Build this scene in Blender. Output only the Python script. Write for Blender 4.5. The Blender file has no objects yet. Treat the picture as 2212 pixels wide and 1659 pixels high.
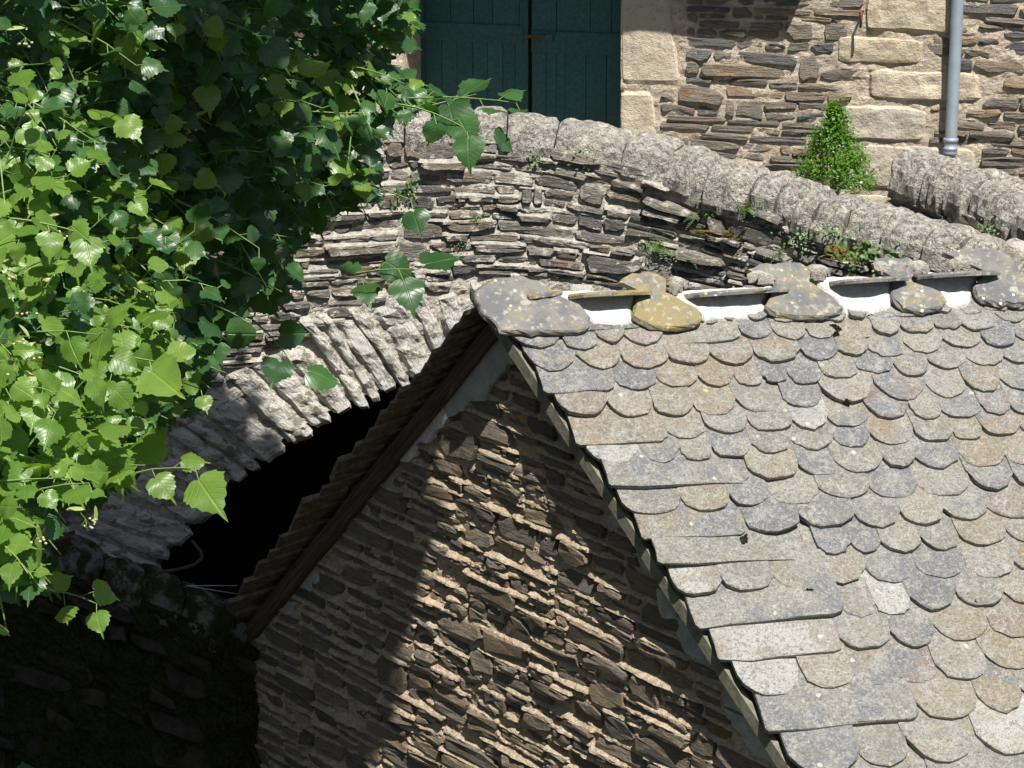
import bpy, math, random
import numpy as np
from mathutils import Vector, Matrix
random.seed(7)
RG = np.random.default_rng(11)
SC = bpy.context.scene
COL = SC.collection
V3 = lambda *a: np.array(a, float)

# ------------------------------------------------------------------ camera
FPX, PITCH, CAMZ = 3200.0, math.radians(12.0), 9.0
cam = bpy.data.cameras.new('camera'); co = bpy.data.objects.new('camera', cam); COL.objects.link(co)
co.location = (0, 0, CAMZ); co.rotation_euler = (math.radians(90) - PITCH, 0, 0)
cam.sensor_fit = 'HORIZONTAL'; cam.sensor_width = 36.0; cam.lens = 36.0 * FPX / 1024
cam.clip_start = 0.5; cam.clip_end = 600
SC.camera = co
# ------------------------------------------------------------------ light
SUN_EL = math.radians(57.0)
sh = V3(0.30, -0.954, 0); sh /= np.linalg.norm(sh)
SUN = V3(sh[0] * math.cos(SUN_EL), sh[1] * math.cos(SUN_EL), math.sin(SUN_EL))
w = bpy.data.worlds.new('World'); SC.world = w; w.use_nodes = True
wn = w.node_tree.nodes; wl = w.node_tree.links
sky = wn.new('ShaderNodeTexSky'); sky.sky_type = 'NISHITA'; sky.sun_disc = False
sky.sun_elevation = SUN_EL; sky.sun_rotation = math.atan2(SUN[0], SUN[1])
bg = wn['Background']; bg.inputs[1].default_value = 0.05
wl.new(sky.outputs[0], bg.inputs[0])
sl = bpy.data.lights.new('sun', 'SUN'); sl.energy = 5.0; sl.angle = math.radians(0.53); sl.color = (1.0, 0.965, 0.91)
so = bpy.data.objects.new('sun', sl); COL.objects.link(so)
so.rotation_euler = Vector(SUN).to_track_quat('Z', 'Y').to_euler(); so.location = (0, 0, 40)
SC.view_settings.view_transform = 'Standard'; SC.view_settings.look = 'None'
SC.view_settings.exposure = 0.75; SC.view_settings.gamma = 1.0
SC.view_settings.use_curve_mapping = False

# ------------------------------------------------------------------ survey: sight lines of the photograph
CF = V3(0, math.cos(PITCH), -math.sin(PITCH)); CU = V3(0, math.sin(PITCH), math.cos(PITCH)); CR = V3(1, 0, 0)
CO = V3(0, 0, CAMZ); Z = V3(0, 0, 1)
FS = 1024 / 2212.0
def ray(x, y):
    x *= FS; y *= FS
    return CF + CR * (x - 512) / FPX + CU * (384 - y) / FPX
def proj(P):
    d = np.asarray(P, float) - CO
    f = d @ CF
    return np.stack([512 + FPX * (d @ CR) / f, 384 - FPX * (d @ CU) / f], -1)
def onplane(x, y, P, n):
    q = ray(x, y); return CO + q * (((P - CO) @ n) / (q @ n))
def nrm(v):
    v = np.asarray(v, float); return v / np.linalg.norm(v)

# ------------------------------------------------------------------ noise
def _h(i, j, k):
    n = (i * 374761393 + j * 668265263 + k * 2147483647 * 3) & 0xffffffff
    n = ((n ^ (n >> 13)) * 1274126177) & 0xffffffff
    n = ((n ^ (n >> 16)) * 2246822519) & 0xffffffff
    return ((n ^ (n >> 15)) & 0xffff) / 65535.0
def vnoise(p):
    p = np.asarray(p, float); i = np.floor(p).astype(np.int64); f = p - i; f = f * f * (3 - 2 * f)
    r = 0
    for a in (0, 1):
        for b in (0, 1):
            for c in (0, 1):
                wgt = (f[..., 0] if a else 1 - f[..., 0]) * (f[..., 1] if b else 1 - f[..., 1]) * (f[..., 2] if c else 1 - f[..., 2])
                r = r + wgt * _h(i[..., 0] + a, i[..., 1] + b, i[..., 2] + c)
    return r * 2 - 1
def fbm(p, o=4):
    p = np.asarray(p, float); r = 0; a = .5
    for k in range(o):
        r = r + a * vnoise(p * 2 ** k + 17.3 * k); a *= .5
    return r

# ------------------------------------------------------------------ object helpers
def link_mesh(name, V, F, mat, parent=None, loc=None, rnd=None, smooth=False, kind=None, center=True):
    V = np.asarray(V, float)
    c = V.mean(0) if center else V3(0, 0, 0)
    me = bpy.data.meshes.new(name)
    me.from_pydata((V - c).tolist(), [], [tuple(int(q) for q in f) for f in F])
    if loc is not None:
        a = me.attributes.new('loc', 'FLOAT_VECTOR', 'POINT'); a.data.foreach_set('vector', np.asarray(loc, np.float32).ravel())
    if rnd is not None:
        r = np.asarray(rnd, np.float32)
        if r.ndim == 1: r = np.tile(r, (len(V), 1))
        a = me.attributes.new('rnd', 'FLOAT_VECTOR', 'POINT'); a.data.foreach_set('vector', r.ravel())
    if smooth: me.polygons.foreach_set('use_smooth', [True] * len(me.polygons))
    me.materials.append(mat)
    o = bpy.data.objects.new(name, me); COL.objects.link(o)
    if parent is not None:
        o.parent = parent; c = c - world(parent)
    o.location = c
    if kind: o['kind'] = kind
    return o
def world(o):
    p = V3(*o.location)
    while o.parent is not None:
        o = o.parent; p = p + V3(*o.location)
    return p
def thing(name, label, cat, loc, group=None):
    o = bpy.data.objects.new(name, None); COL.objects.link(o); o.location = loc
    o.empty_display_size = .2
    o['label'] = label; o['category'] = cat
    if group: o['group'] = group
    return o
def tag(o, label, cat, group=None):
    o['label'] = label; o['category'] = cat
    if group: o['group'] = group
    return o
class MB:
    def __init__(s): s.V = []; s.F = []; s.L = []; s.R = []; s.n = 0
    def add(s, V, F, L=None, R=None):
        V = np.asarray(V, float)
        s.V.append(V); s.F += [tuple(int(q) + s.n for q in f) for f in F]; s.n += len(V)
        s.L.append(V if L is None else np.asarray(L, float))
        R = V3(.5, .5, .5) if R is None else np.asarray(R, float)
        s.R.append(np.tile(R, (len(V), 1)) if R.ndim == 1 else R)
        return s
    def obj(s, name, mat, parent=None, **k):
        return link_mesh(name, np.concatenate(s.V), s.F, mat, parent, np.concatenate(s.L), np.concatenate(s.R), **k)
def boxg(o, ax, ay, az, lx, ly, lz):          # box from corner o along three axes
    V = []
    for k in (0, 1):
        for j in (0, 1):
            for i in (0, 1): V.append(o + ax * lx * i + ay * ly * j + az * lz * k)
    F = [(0, 2, 3, 1), (4, 5, 7, 6), (0, 1, 5, 4), (2, 6, 7, 3), (0, 4, 6, 2), (1, 3, 7, 5)]
    L = [(lx * i, ly * j, lz * k) for k in (0, 1) for j in (0, 1) for i in (0, 1)]
    return np.array(V), F, np.array(L)
def tube(pts, rad, n=6):
    pts = [np.asarray(p, float) for p in pts]; V = []; F = []
    if np.isscalar(rad): rad = [rad] * len(pts)
    for i, p in enumerate(pts):
        d = nrm(pts[min(i + 1, len(pts) - 1)] - pts[max(i - 1, 0)])
        a = nrm(np.cross(d, V3(.31, .22, .93) if abs(d[2]) < .9 else V3(1, .1, 0))); b = np.cross(d, a)
        for k in range(n):
            t = 2 * math.pi * k / n; V.append(p + rad[i] * (a * math.cos(t) + b * math.sin(t)))
    for i in range(len(pts) - 1):
        for k in range(n):
            k2 = (k + 1) % n; F.append((i * n + k, i * n + k2, (i + 1) * n + k2, (i + 1) * n + k))
    F.append(tuple(range(n - 1, -1, -1))); F.append(tuple((len(pts) - 1) * n + k for k in range(n)))
    return np.array(V), F
def gridF(nx, ny, o=0, flip=False):
    F = []
    for j in range(ny - 1):
        for i in range(nx - 1):
            q = (o + j * nx + i, o + j * nx + i + 1, o + (j + 1) * nx + i + 1, o + (j + 1) * nx + i)
            F.append(q[::-1] if flip else q)
    return F
def inframe(P, m=12):
    q = proj(P); return (q[..., 0] > -m) & (q[..., 0] < 1024 + m) & (q[..., 1] > -m) & (q[..., 1] < 768 + m)

# ------------------------------------------------------------------ materials
class G:
    def __init__(s, name, rough=.9, spec=.25):
        s.m = bpy.data.materials.new(name); s.m.use_nodes = True; s.t = s.m.node_tree; s.N = s.t.nodes
        s.b = s.N['Principled BSDF']; s.b.inputs['Roughness'].default_value = rough
        s.b.inputs['Specular IOR Level'].default_value = spec
    def n(s, typ, props=None, **inp):
        nd = s.N.new('ShaderNode' + typ)
        for k, v in (props or {}).items(): setattr(nd, k, v)
        for k, v in inp.items():
            key = int(k[1:]) if k[0] == '_' and k[1:].isdigit() else k.replace('_', ' ')
            s.set(nd.inputs[key], v)
        return nd
    def set(s, sock, v):
        if isinstance(v, bpy.types.NodeSocket): s.t.links.new(v, sock)
        elif isinstance(v, (tuple, list)):
            sock.default_value = (*v, 1.0) if (len(v) == 3 and sock.type == 'RGBA') else v
        else: sock.default_value = v
    def attr(s, nm): return s.n('Attribute', {'attribute_name': nm}).outputs['Vector']
    def pos(s): return s.n('NewGeometry').outputs['Position']
    def noise(s, vec, scale, detail=4, rough=.6, dist=0):
        return s.n('TexNoise', Vector=vec, Scale=scale, Detail=detail, Roughness=rough, Distortion=dist).outputs[0]
    def vm(s, op, a, b): return s.n('VectorMath', {'operation': op}, _0=a, _1=b).outputs[0]
    def ma(s, op, a, b=0.0, c=0.0, clamp=False):
        return s.n('Math', {'operation': op, 'use_clamp': clamp}, _0=a, _1=b, _2=c).outputs[0]
    def sep(s, v): return s.n('SeparateXYZ', _0=v).outputs
    def step(s, v, a, b):
        nd = s.n('MapRange', {'interpolation_type': 'SMOOTHSTEP'}, Value=v); nd.inputs['From Min'].default_value = a
        nd.inputs['From Max'].default_value = b; return nd.outputs[0]
    def mix(s, f, a, b, mode='MIX'):
        nd = s.n('Mix', {'data_type': 'RGBA', 'blend_type': mode}); s.set(nd.inputs[0], f); s.set(nd.inputs[6], a); s.set(nd.inputs[7], b)
        return nd.outputs[2]
    def ramp(s, v, stops, const=False):
        nd = s.n('ValToRGB', _0=v); r = nd.color_ramp
        if const: r.interpolation = 'CONSTANT'
        while len(r.elements) < len(stops): r.elements.new(.5)
        for e, (p, c) in zip(r.elements, stops): e.position = p; e.color = (*c, 1)
        return nd.outputs[0]
    def bump(s, h, st, d=.01, nrm_=None):
        nd = s.n('Bump', Height=h, Strength=st, Distance=d)
        if nrm_ is not None: s.set(nd.inputs['Normal'], nrm_)
        return nd.outputs[0]
    def out(s, col, normal=None, rough=None):
        s.set(s.b.inputs['Base Color'], col)
        if normal is not None: s.set(s.b.inputs['Normal'], normal)
        if rough is not None: s.set(s.b.inputs['Roughness'], rough)
        return s.m
def schist(name, palette, rust=.5, smear=.0, smearcol=(.5, .45, .37), lam=.5, bs=.8):
    g = G(name, .85, .3); L = g.attr('loc'); R = g.attr('rnd'); r = g.sep(R)
    off = g.vm('ADD', L, g.vm('MULTIPLY', R, (31., 17., 23.)))
    ls = g.vm('MULTIPLY', off, (1.0, 7.0, 4.0))
    n1 = g.noise(ls, 9, 5, .65); n2 = g.noise(off, 14, 4, .6); n3 = g.noise(off, 75, 3, .6)
    n4 = g.noise(ls, 30, 3, .6)
    c = g.ramp(r[0], [(i / (len(palette)), p) for i, p in enumerate(palette)])
    c = g.mix(g.step(n2, .35, .7), c, g.mix(.45, c, (.22, .20, .17)))
    c = g.mix(1, c, g.ramp(n1, [(.25, (1 - lam,) * 3), (.5, (1, 1, 1)), (.75, (1 + lam * .6,) * 3)]), 'MULTIPLY')
    rs = g.ma('MULTIPLY', g.step(g.noise(off, 5, 4, .7), .52, .68), g.step(r[1], 1 - rust, 1.0))
    c = g.mix(g.ma('MULTIPLY', rs, .75), c, (.30, .145, .05))
    c = g.mix(g.ma('MULTIPLY', g.step(n3, .6, .72), .45), c, (.34, .32, .28))
    c = g.mix(g.ma('MULTIPLY', g.step(n3, .42, .3), .5), c, (.03, .028, .025))
    if smear:
        sm = g.noise(g.vm('MULTIPLY', g.pos(), (1, 1, 1.6)), 7, 6, .72)
        c = g.mix(g.ma('MULTIPLY', g.step(sm, .66 - smear * .25, .73 - smear * .25), .85), c, smearcol)
    h = g.ma('ADD', g.ma('MULTIPLY', n1, 1.4), g.ma('ADD', g.ma('MULTIPLY', n4, .9), g.ma('MULTIPLY', n3, .5)))
    return g.out(c, g.bump(h, bs, .035))
M = {}
M['bridge'] = schist('schist_bridge', [(.145, .135, .122), (.22, .198, .168), (.30, .275, .235), (.18, .165, .148), (.26, .215, .155), (.34, .315, .275), (.105, .10, .10)], .5, .5, (.72, .665, .58), .6, 1.)
M['gable'] = schist('schist_gable', [(.17, .135, .096), (.28, .22, .145), (.125, .11, .09), (.36, .275, .17), (.20, .17, .135), (.30, .24, .165)], .75, .2, (.60, .48, .34), .6, 1.)
M['house'] = schist('schist_house', [(.19, .18, .17), (.28, .24, .185), (.23, .21, .185), (.34, .265, .18), (.14, .145, .155), (.30, .265, .215), (.39, .30, .19)], .4, .2, (.6, .5, .38), .5, 1.)
M['vouss'] = schist('schist_arch', [(.34, .32, .28), (.42, .39, .345), (.28, .26, .23), (.46, .43, .385), (.36, .33, .25)], .3, .95, (.80, .765, .69), .6, 1.)
def mortar(name, col, dark, sc=1., bs=1.):
    g = G(name, .95, .1); p = g.pos()
    n = g.noise(p, 22 * sc, 6, .7); n2 = g.noise(p, 110 * sc, 4, .7); n3 = g.noise(p, 2.2, 4, .6)
    c = g.mix(g.step(n, .35, .62), dark, col)
    c = g.mix(g.ma('MULTIPLY', g.step(n3, .45, .65), .35), c, tuple(x * .62 for x in col))
    c = g.mix(g.ma('MULTIPLY', g.step(n2, .45, .33), .5), c, tuple(x * .45 for x in col))
    return g.out(c, g.bump(g.ma('ADD', g.ma('MULTIPLY', n, 1.4), g.ma('MULTIPLY', n2, .5)), bs, .04))
M['m_bridge'] = mortar('lime_mortar_bridge', (.68, .63, .545), (.43, .39, .33))
M['m_gable'] = mortar('lime_mortar_gable', (.72, .575, .41), (.46, .355, .24))
M['m_house'] = mortar('lime_mortar_house', (.74, .63, .49), (.50, .41, .31))
M['m_white'] = mortar('white_lime_mortar', (.66, .645, .61), (.50, .485, .45), 1., .6)
M['plaster'] = mortar('grey_plaster', (.42, .42, .38), (.30, .31, .28), .5, .5)
def sandstone():
    g = G('sandstone', .9, .15); L = g.attr('loc'); R = g.attr('rnd'); r = g.sep(R)
    off = g.vm('ADD', L, g.vm('MULTIPLY', R, (11., 7., 13.)))
    n1 = g.noise(off, 3.5, 5, .65); n2 = g.noise(off, 16, 5, .65); n3 = g.noise(off, 90, 3, .6)
    c = g.ramp(r[0], [(0, (.43, .36, .255)), (.5, (.50, .435, .325)), (1, (.42, .38, .31))])
    c = g.mix(g.ma('MULTIPLY', g.step(n1, .52, .70), .65), c, g.mix(r[1], (.33, .22, .13), (.40, .33, .24)))
    c = g.mix(g.ma('MULTIPLY', g.step(g.noise(off, 30, 4, .75), .44, .36), .45), c, (.20, .165, .12))
    c = g.mix(g.ma('MULTIPLY', g.step(n1, .42, .28), .55), c, (.56, .49, .38))
    c = g.mix(g.ma('MULTIPLY', g.step(n2, .42, .3), .35), c, (.24, .19, .13))
    h = g.ma('ADD', n2, g.ma('MULTIPLY', n3, .4))
    return g.out(c, g.bump(h, .9, .02))
M['sand'] = sandstone()
def coping():
    g = G('coping_stone', .92, .15); L = g.attr('loc'); R = g.attr('rnd'); r = g.sep(R)
    off = g.vm('ADD', L, g.vm('MULTIPLY', R, (11., 7., 13.)))
    n1 = g.noise(off, 5, 5, .65); n2 = g.noise(off, 26, 4, .7, .6); n3 = g.noise(off, 100, 3, .6); n4 = g.noise(off, 13, 5, .75, 1.)
    c = g.ramp(r[0], [(0, (.33, .31, .275)), (.45, (.41, .385, .335)), (.75, (.32, .30, .27)), (1, (.23, .19, .16))])
    c = g.mix(g.ma('MULTIPLY', g.step(n1, .45, .58), .6), c, (.44, .405, .335))
    c = g.mix(g.ma('MULTIPLY', g.step(g.noise(off, 3, 5, .75, .8), .46, .38), .6), c, (.20, .185, .168))
    c = g.mix(g.ma('MULTIPLY', g.step(n4, .50, .57), .75), c, (.60, .56, .495))
    c = g.mix(g.ma('MULTIPLY', g.step(n2, .49, .43), .8), c, (.15, .135, .125))
    c = g.mix(g.ma('MULTIPLY', g.step(n3, .45, .35), .6), c, (.12, .11, .105))
    c = g.mix(g.ma('MULTIPLY', g.step(n3, .57, .66), .5), c, (.70, .66, .58))
    return g.out(c, g.bump(g.ma('ADD', g.ma('MULTIPLY', n4, 1.1), g.ma('ADD', n2, g.ma('MULTIPLY', n3, .5))), 1., .04))
M['coping'] = coping()
def slate():
    g = G('lauze_slate', .8, .3); L = g.attr('loc'); R = g.attr('rnd'); r = g.sep(R)
    off = g.vm('ADD', L, g.vm('MULTIPLY', R, (41., 27., 13.)))
    n1 = g.noise(off, 7, 5, .7); n2 = g.noise(off, 32, 4, .7); n3 = g.noise(off, 130, 3, .7); n5 = g.noise(off, 4, 4, .65); n6 = g.noise(off, 62, 3, .7)
    base = g.ramp(r[0], [(0, (.13, .138, .15)), (.12, (.175, .18, .19)), (.24, (.215, .205, .185)), (.40, (.245, .235, .205)), (.52, (.28, .265, .235)), (.66, (.235, .215, .165)), (.76, (.26, .215, .145)), (.84, (.31, .295, .26)), (.91, (.215, .165, .14)), (.985, (.42, .41, .38))])
    c = g.mix(g.ma('MULTIPLY', g.step(n5, .47, .58), g.step(r[1], .25, .6)), base, g.mix(g.step(r[2], .4, .6), (.17, .175, .19), (.27, .25, .205)))
    c = g.mix(g.ma('MULTIPLY', g.step(n1, .48, .62), .65), c, (.325, .31, .28))            # grey crust lichen
    och = g.ma('MULTIPLY', g.step(g.noise(off, 4, 5, .7), .5, .66), g.step(r[2], .5, .95))
    c = g.mix(g.ma('MULTIPLY', och, .7), c, (.25, .168, .095))
    c = g.mix(g.ma('MULTIPLY', g.step(g.noise(off, 11, 5, .8, 1.2), .56, .60), .6), c, (.42, .405, .37))
    c = g.mix(g.ma('MULTIPLY', g.step(g.noise(off, 8, 5, .8, .8), .42, .36), .55), c, (.125, .12, .115))
    c = g.mix(g.ma('MULTIPLY', g.step(n2, .54, .64), .5), c, (.40, .385, .34))
    c = g.mix(g.ma('MULTIPLY', g.step(n2, .46, .36), .6), c, (.12, .112, .10))
    c = g.mix(g.ma('MULTIPLY', g.step(n6, .47, .38), .55), c, (.11, .103, .095))
    c = g.mix(g.ma('MULTIPLY', g.step(n6, .56, .66), .5), c, (.46, .44, .39))
    c = g.mix(g.ma('MULTIPLY', g.step(n3, .46, .38), .5), c, (.10, .095, .09))
    c = g.mix(g.ma('MULTIPLY', g.step(n3, .57, .66), .45), c, (.50, .48, .43))
    vo = g.n('TexVoronoi', Vector=off, Scale=9.0, Randomness=1.0)
    spot = g.ma('MULTIPLY', g.step(g.ma('ADD', vo.outputs['Distance'], g.ma('MULTIPLY', n2, .3)), .33, .25), g.step(g.sep(vo.outputs['Color'])[0], .86, .88))
    c = g.mix(g.ma('MULTIPLY', spot, .7), c, g.mix(g.step(g.sep(vo.outputs['Color'])[1], .60, .7), (.58, .56, .51), (.46, .50, .27)))
    ol = g.ma('MULTIPLY', g.step(g.noise(off, 9, 5, .75), .52, .64), g.step(r[1], .55, .2))
    c = g.mix(g.ma('MULTIPLY', ol, .35), c, (.215, .205, .10))
    h = g.ma('ADD', g.ma('MULTIPLY', n1, 1.3), g.ma('ADD', g.ma('MULTIPLY', n2, .9), g.ma('ADD', g.ma('MULTIPLY', n6, .6), g.ma('MULTIPLY', n3, .4))))
    return g.out(c, g.bump(h, 1., .022), .75)
M['slate'] = slate()
def ridge_slate():
    g = G('ridge_slate_lichen', .85, .25); L = g.attr('loc'); R = g.attr('rnd'); r = g.sep(R)
    off = g.vm('ADD', L, g.vm('MULTIPLY', R, (41., 27., 13.)))
    n1 = g.noise(off, 5, 5, .7); n2 = g.noise(off, 20, 5, .65); n3 = g.noise(off, 110, 3, .6)
    c = g.mix(g.step(n1, .4, .6), (.12, .121, .126), (.18, .168, .15))
    c = g.mix(g.ma('MULTIPLY', g.step(g.noise(off, 6, 5, .75), .56, .66), g.step(g.ma('SUBTRACT', 1.0, r[2]), .0, .9)), c, (.33, .305, .255))
    lim = g.ma('SUBTRACT', .62, g.ma('MULTIPLY', r[2], .26))
    f = g.n('MapRange', Value=g.noise(off, 7, 6, .75)); g.set(f.inputs['From Min'], lim); g.set(f.inputs['From Max'], g.ma('ADD', lim, .08))
    c = g.mix(g.ma('MULTIPLY', f.outputs[0], .7), c, (.25, .20, .07))
    c = g.mix(g.ma('MULTIPLY', g.step(n2, .56, .64), .5), c, (.42, .40, .34))
    c = g.mix(g.ma('MULTIPLY', g.step(n3, .42, .32), .5), c, (.10, .095, .085))
    vo = g.n('TexVoronoi', Vector=off, Scale=17.0)
    sp = g.ma('MULTIPLY', g.step(g.ma('ADD', vo.outputs['Distance'], g.ma('MULTIPLY', n2, .25)), .34, .27), g.step(g.sep(vo.outputs['Color'])[0], .68, .7))
    c = g.mix(g.ma('MULTIPLY', sp, .85), c, g.mix(g.step(g.sep(vo.outputs['Color'])[1], .45, .5), (.66, .66, .62), (.50, .50, .22)))
    return g.out(c, g.bump(g.ma('ADD', n1, g.ma('ADD', g.ma('MULTIPLY', n2, .6), g.ma('MULTIPLY', n3, .3))), .8, .014))
M['ridge'] = ridge_slate()
def wood():
    g = G('weathered_rafter_wood', .85, .2); L = g.attr('loc')
    v = g.vm('MULTIPLY', L, (1.2, 22., 22.)); n = g.noise(v, 2.2, 5, .65, .8); n2 = g.noise(v, 9, 3, .6)
    c = g.mix(g.step(n, .35, .65), (.05, .034, .021), (.11, .082, .052))
    return g.out(c, g.bump(g.ma('ADD', n, n2), .7, .01))
M['wood'] = wood()
M['board'] = None
def door():
    g = G('green_door_paint', .62, .35); L = g.attr('loc'); R = g.attr('rnd'); r = g.sep(R)
    off = g.vm('ADD', L, g.vm('MULTIPLY', R, (9., 7., 5.)))
    v = g.vm('MULTIPLY', off, (14., 14., 1.)); n = g.noise(v, 2.5, 5, .65); n2 = g.noise(off, 6, 5, .7)
    c = g.mix(r[0], (.030, .098, .100), (.040, .118, .115))
    c = g.mix(g.step(n, .35, .65), c, g.mix(1, c, (.62, .68, .7), 'MULTIPLY'))
    c = g.mix(g.ma('MULTIPLY', g.step(n2, .6, .72), .35), c, (.075, .15, .14))
    c = g.mix(g.ma('MULTIPLY', g.step(g.noise(v, 8, 4, .7), .60, .70), .5), c, (.13, .16, .14))
    return g.out(c, g.bump(n, .4, .006))
M['door'] = door()
def plain(name, c1, c2, sc=20, rough=.8, spec=.2, bs=.4, d=.01, metal=0.):
    g = G(name, rough, spec); n = g.noise(g.pos(), sc, 5, .65)
    g.b.inputs['Metallic'].default_value = metal
    return g.out(g.mix(g.step(n, .35, .65), c1, c2), g.bump(n, bs, d))
M['board'] = plain('grey_green_board', (.13, .125, .09), (.20, .19, .14), 14, .85, .15, .6, .01)
M['zinc'] = plain('zinc_pipe', (.27, .32, .37), (.31, .36, .41), 9, .45, .5, .08, .004, .25)
M['rust'] = plain('rusty_iron', (.16, .075, .045), (.10, .055, .04), 60, .8, .3)
M['iron'] = plain('dark_iron', (.03, .03, .03), (.06, .05, .045), 40, .6)
M['wire'] = plain('grey_cable', (.32, .33, .38), (.38, .39, .44), 10, .5)
M['soffit'] = plain('shade_dark_slate', (.085, .07, .05), (.17, .14, .095), 16, .9, .1, .8, .01)  # slate copy with the shade under the verge put into its colour
M['soil'] = plain('dark_earth', (.022, .018, .012), (.05, .045, .028), 8, .95, .1, .8, .03)
M['deck'] = plain('cobbled_deck', (.16, .14, .115), (.26, .23, .19), 10, .9, .1, .8, .02)
M['dark'] = plain('shade_dark_stone', (.022, .021, .018), (.045, .042, .034), 9, .95, .1, .9, .03)  # stone coloured near black to carry the deep shade of vault and low wall
M['moss'] = plain('dark_moss', (.012, .016, .007), (.032, .033, .014), 40, .95, .1, .9, .01)  # moss tone pushed near black to carry the deep shade over the wall
M['mossbr'] = plain('brown_moss', (.06, .055, .018), (.14, .115, .035), 50, .95, .1, .9, .01)
M['mossdk'] = plain('black_moss', (.018, .018, .010), (.045, .04, .018), 90, .95, .1, .9, .008)
M['bark'] = plain('linden_bark', (.055, .045, .034), (.11, .09, .07), 16, .9, .1, .9, .02)
M['twig'] = plain('green_twig', (.12, .20, .05), (.17, .24, .07), 30, .6, .3, .2, .002)
M['blue'] = plain('blue_plastic', (.10, .16, .45), (.13, .20, .52), 10, .5)
def mossycoping():
    g = G('mossy_coping', .95, .1); p = g.pos(); n1 = g.noise(p, 5, 6, .7); n2 = g.noise(p, 40, 4, .7)
    c = g.mix(g.step(n1, .42, .56), (.17, .165, .15), (.03, .034, .014))
    c = g.mix(g.ma('MULTIPLY', g.step(n2, .42, .3), .7), c, (.02, .02, .012))
    return g.out(c, g.bump(g.ma('ADD', n1, n2), 1., .03))
M['mossycop'] = mossycoping()
def leafmat(name, c1, c2, trans, tcol, rough=.38, spec=.5, veins=True):
    g = G(name, rough, spec); L = g.attr('loc'); R = g.attr('rnd'); r = g.sep(R); l = g.sep(L)
    oi = g.n('ObjectInfo').outputs['Random']
    rr = g.ma('FRACT', g.ma('ADD', r[0], g.ma('MULTIPLY', oi, 7.31)))
    c = g.mix(rr, c1, c2)
    nn = g.noise(g.vm('ADD', L, g.vm('MULTIPLY', R, (9., 9., 9.))), 2.5, 3, .6)
    c = g.mix(g.ma('MULTIPLY', g.step(nn, .4, .7), .4), c, g.mix(1, c, (1.5, 1.3, 1.2), 'MULTIPLY'))
    nr = None
    if veins:
        ax = g.ma('ABSOLUTE', l[0])
        mid = g.step(ax, .035, .012)
        ph = g.ma('FRACT', g.ma('MULTIPLY', g.ma('SUBTRACT', l[1], g.ma('MULTIPLY', ax, .85)), 6.5))
        sv = g.step(g.ma('ABSOLUTE', g.ma('SUBTRACT', ph, .5)), .10, .03)
        vn = g.ma('MAXIMUM', mid, g.ma('MULTIPLY', sv, .75))
        c = g.mix(g.ma('MULTIPLY', vn, .4), c, g.mix(1, c, (2.1, 1.7, 1.6), 'MULTIPLY'))
        nr = g.bump(g.ma('MULTIPLY', vn, -1.0), .55, .006)
    g.out(c, nr)
    tr = g.n('BsdfTranslucent'); g.set(tr.inputs[0], g.mix(rr, tcol, tuple(x * 1.3 for x in tcol)))
    mx = g.n('MixShader', _0=trans); g.t.links.new(g.b.outputs[0], mx.inputs[1]); g.t.links.new(tr.outputs[0], mx.inputs[2])
    g.t.links.new(mx.outputs[0], g.N['Material Output'].inputs[0])
    return g.m
M['leaf'] = leafmat('linden_leaf', (.020, .062, .018), (.040, .108, .024), .28, (.07, .22, .02))
M['leafy'] = leafmat('backlit_linden_leaf', (.075, .16, .02), (.15, .25, .045), .40, (.24, .44, .03))  # lighter yellow-green copy standing in for backlit leaves, mostly at the left
M['bract'] = leafmat('linden_bract', (.30, .36, .12), (.40, .44, .18), .35, (.35, .45, .10), .5, .3, False)
M['bud'] = plain('linden_fruit', (.42, .44, .26), (.50, .36, .16), 60, .7)
M['box'] = leafmat('boxwood_leaf', (.05, .14, .012), (.11, .24, .02), .3, (.14, .32, .02), .35, .5, False)
M['fern'] = leafmat('fern_leaf', (.06, .15, .03), (.12, .21, .05), .3, (.12, .26, .03), .6, .3, False)
M['sedum'] = leafmat('pale_herb_leaf', (.14, .24, .10), (.20, .30, .14), .3, (.15, .30, .08), .6, .3, False)

# ------------------------------------------------------------------ masonry
def cells(s0, s1, t0, t1, rh, ln, thin, rg, pv=.25):
    """broken courses: rows, cut into blocks, blocks split again into slabs"""
    out = []; t = t0
    while t < t1:
        h = rg.uniform(*rh); s = s0 - rg.uniform(0, .3)
        while s < s1:
            L = rg.uniform(*ln) * (.75 + .5 * rg.random())
            def split(a, b, c, d, depth):
                hh = d - c; ww = b - a
                if hh > thin * (1 + .9 * rg.random()) * 1.5 and rg.random() > .12 and depth < 4:
                    m = c + hh * rg.uniform(.34, .66); split(a, b, c, m, depth + 1); split(a, b, m, d, depth + 1)
                elif ww > hh * rg.uniform(3.2, 7.5) and ww > ln[0] * .8 and depth < 5:
                    m = a + ww * rg.uniform(.3, .7); split(a, m, c, d, depth + 1); split(m, b, c, d, depth + 1)
                else: out.append((a, b, c, d))
            split(s, s + L, t, t + h, 0); s += L
        t += h
    return out
LAST = [0.]
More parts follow.
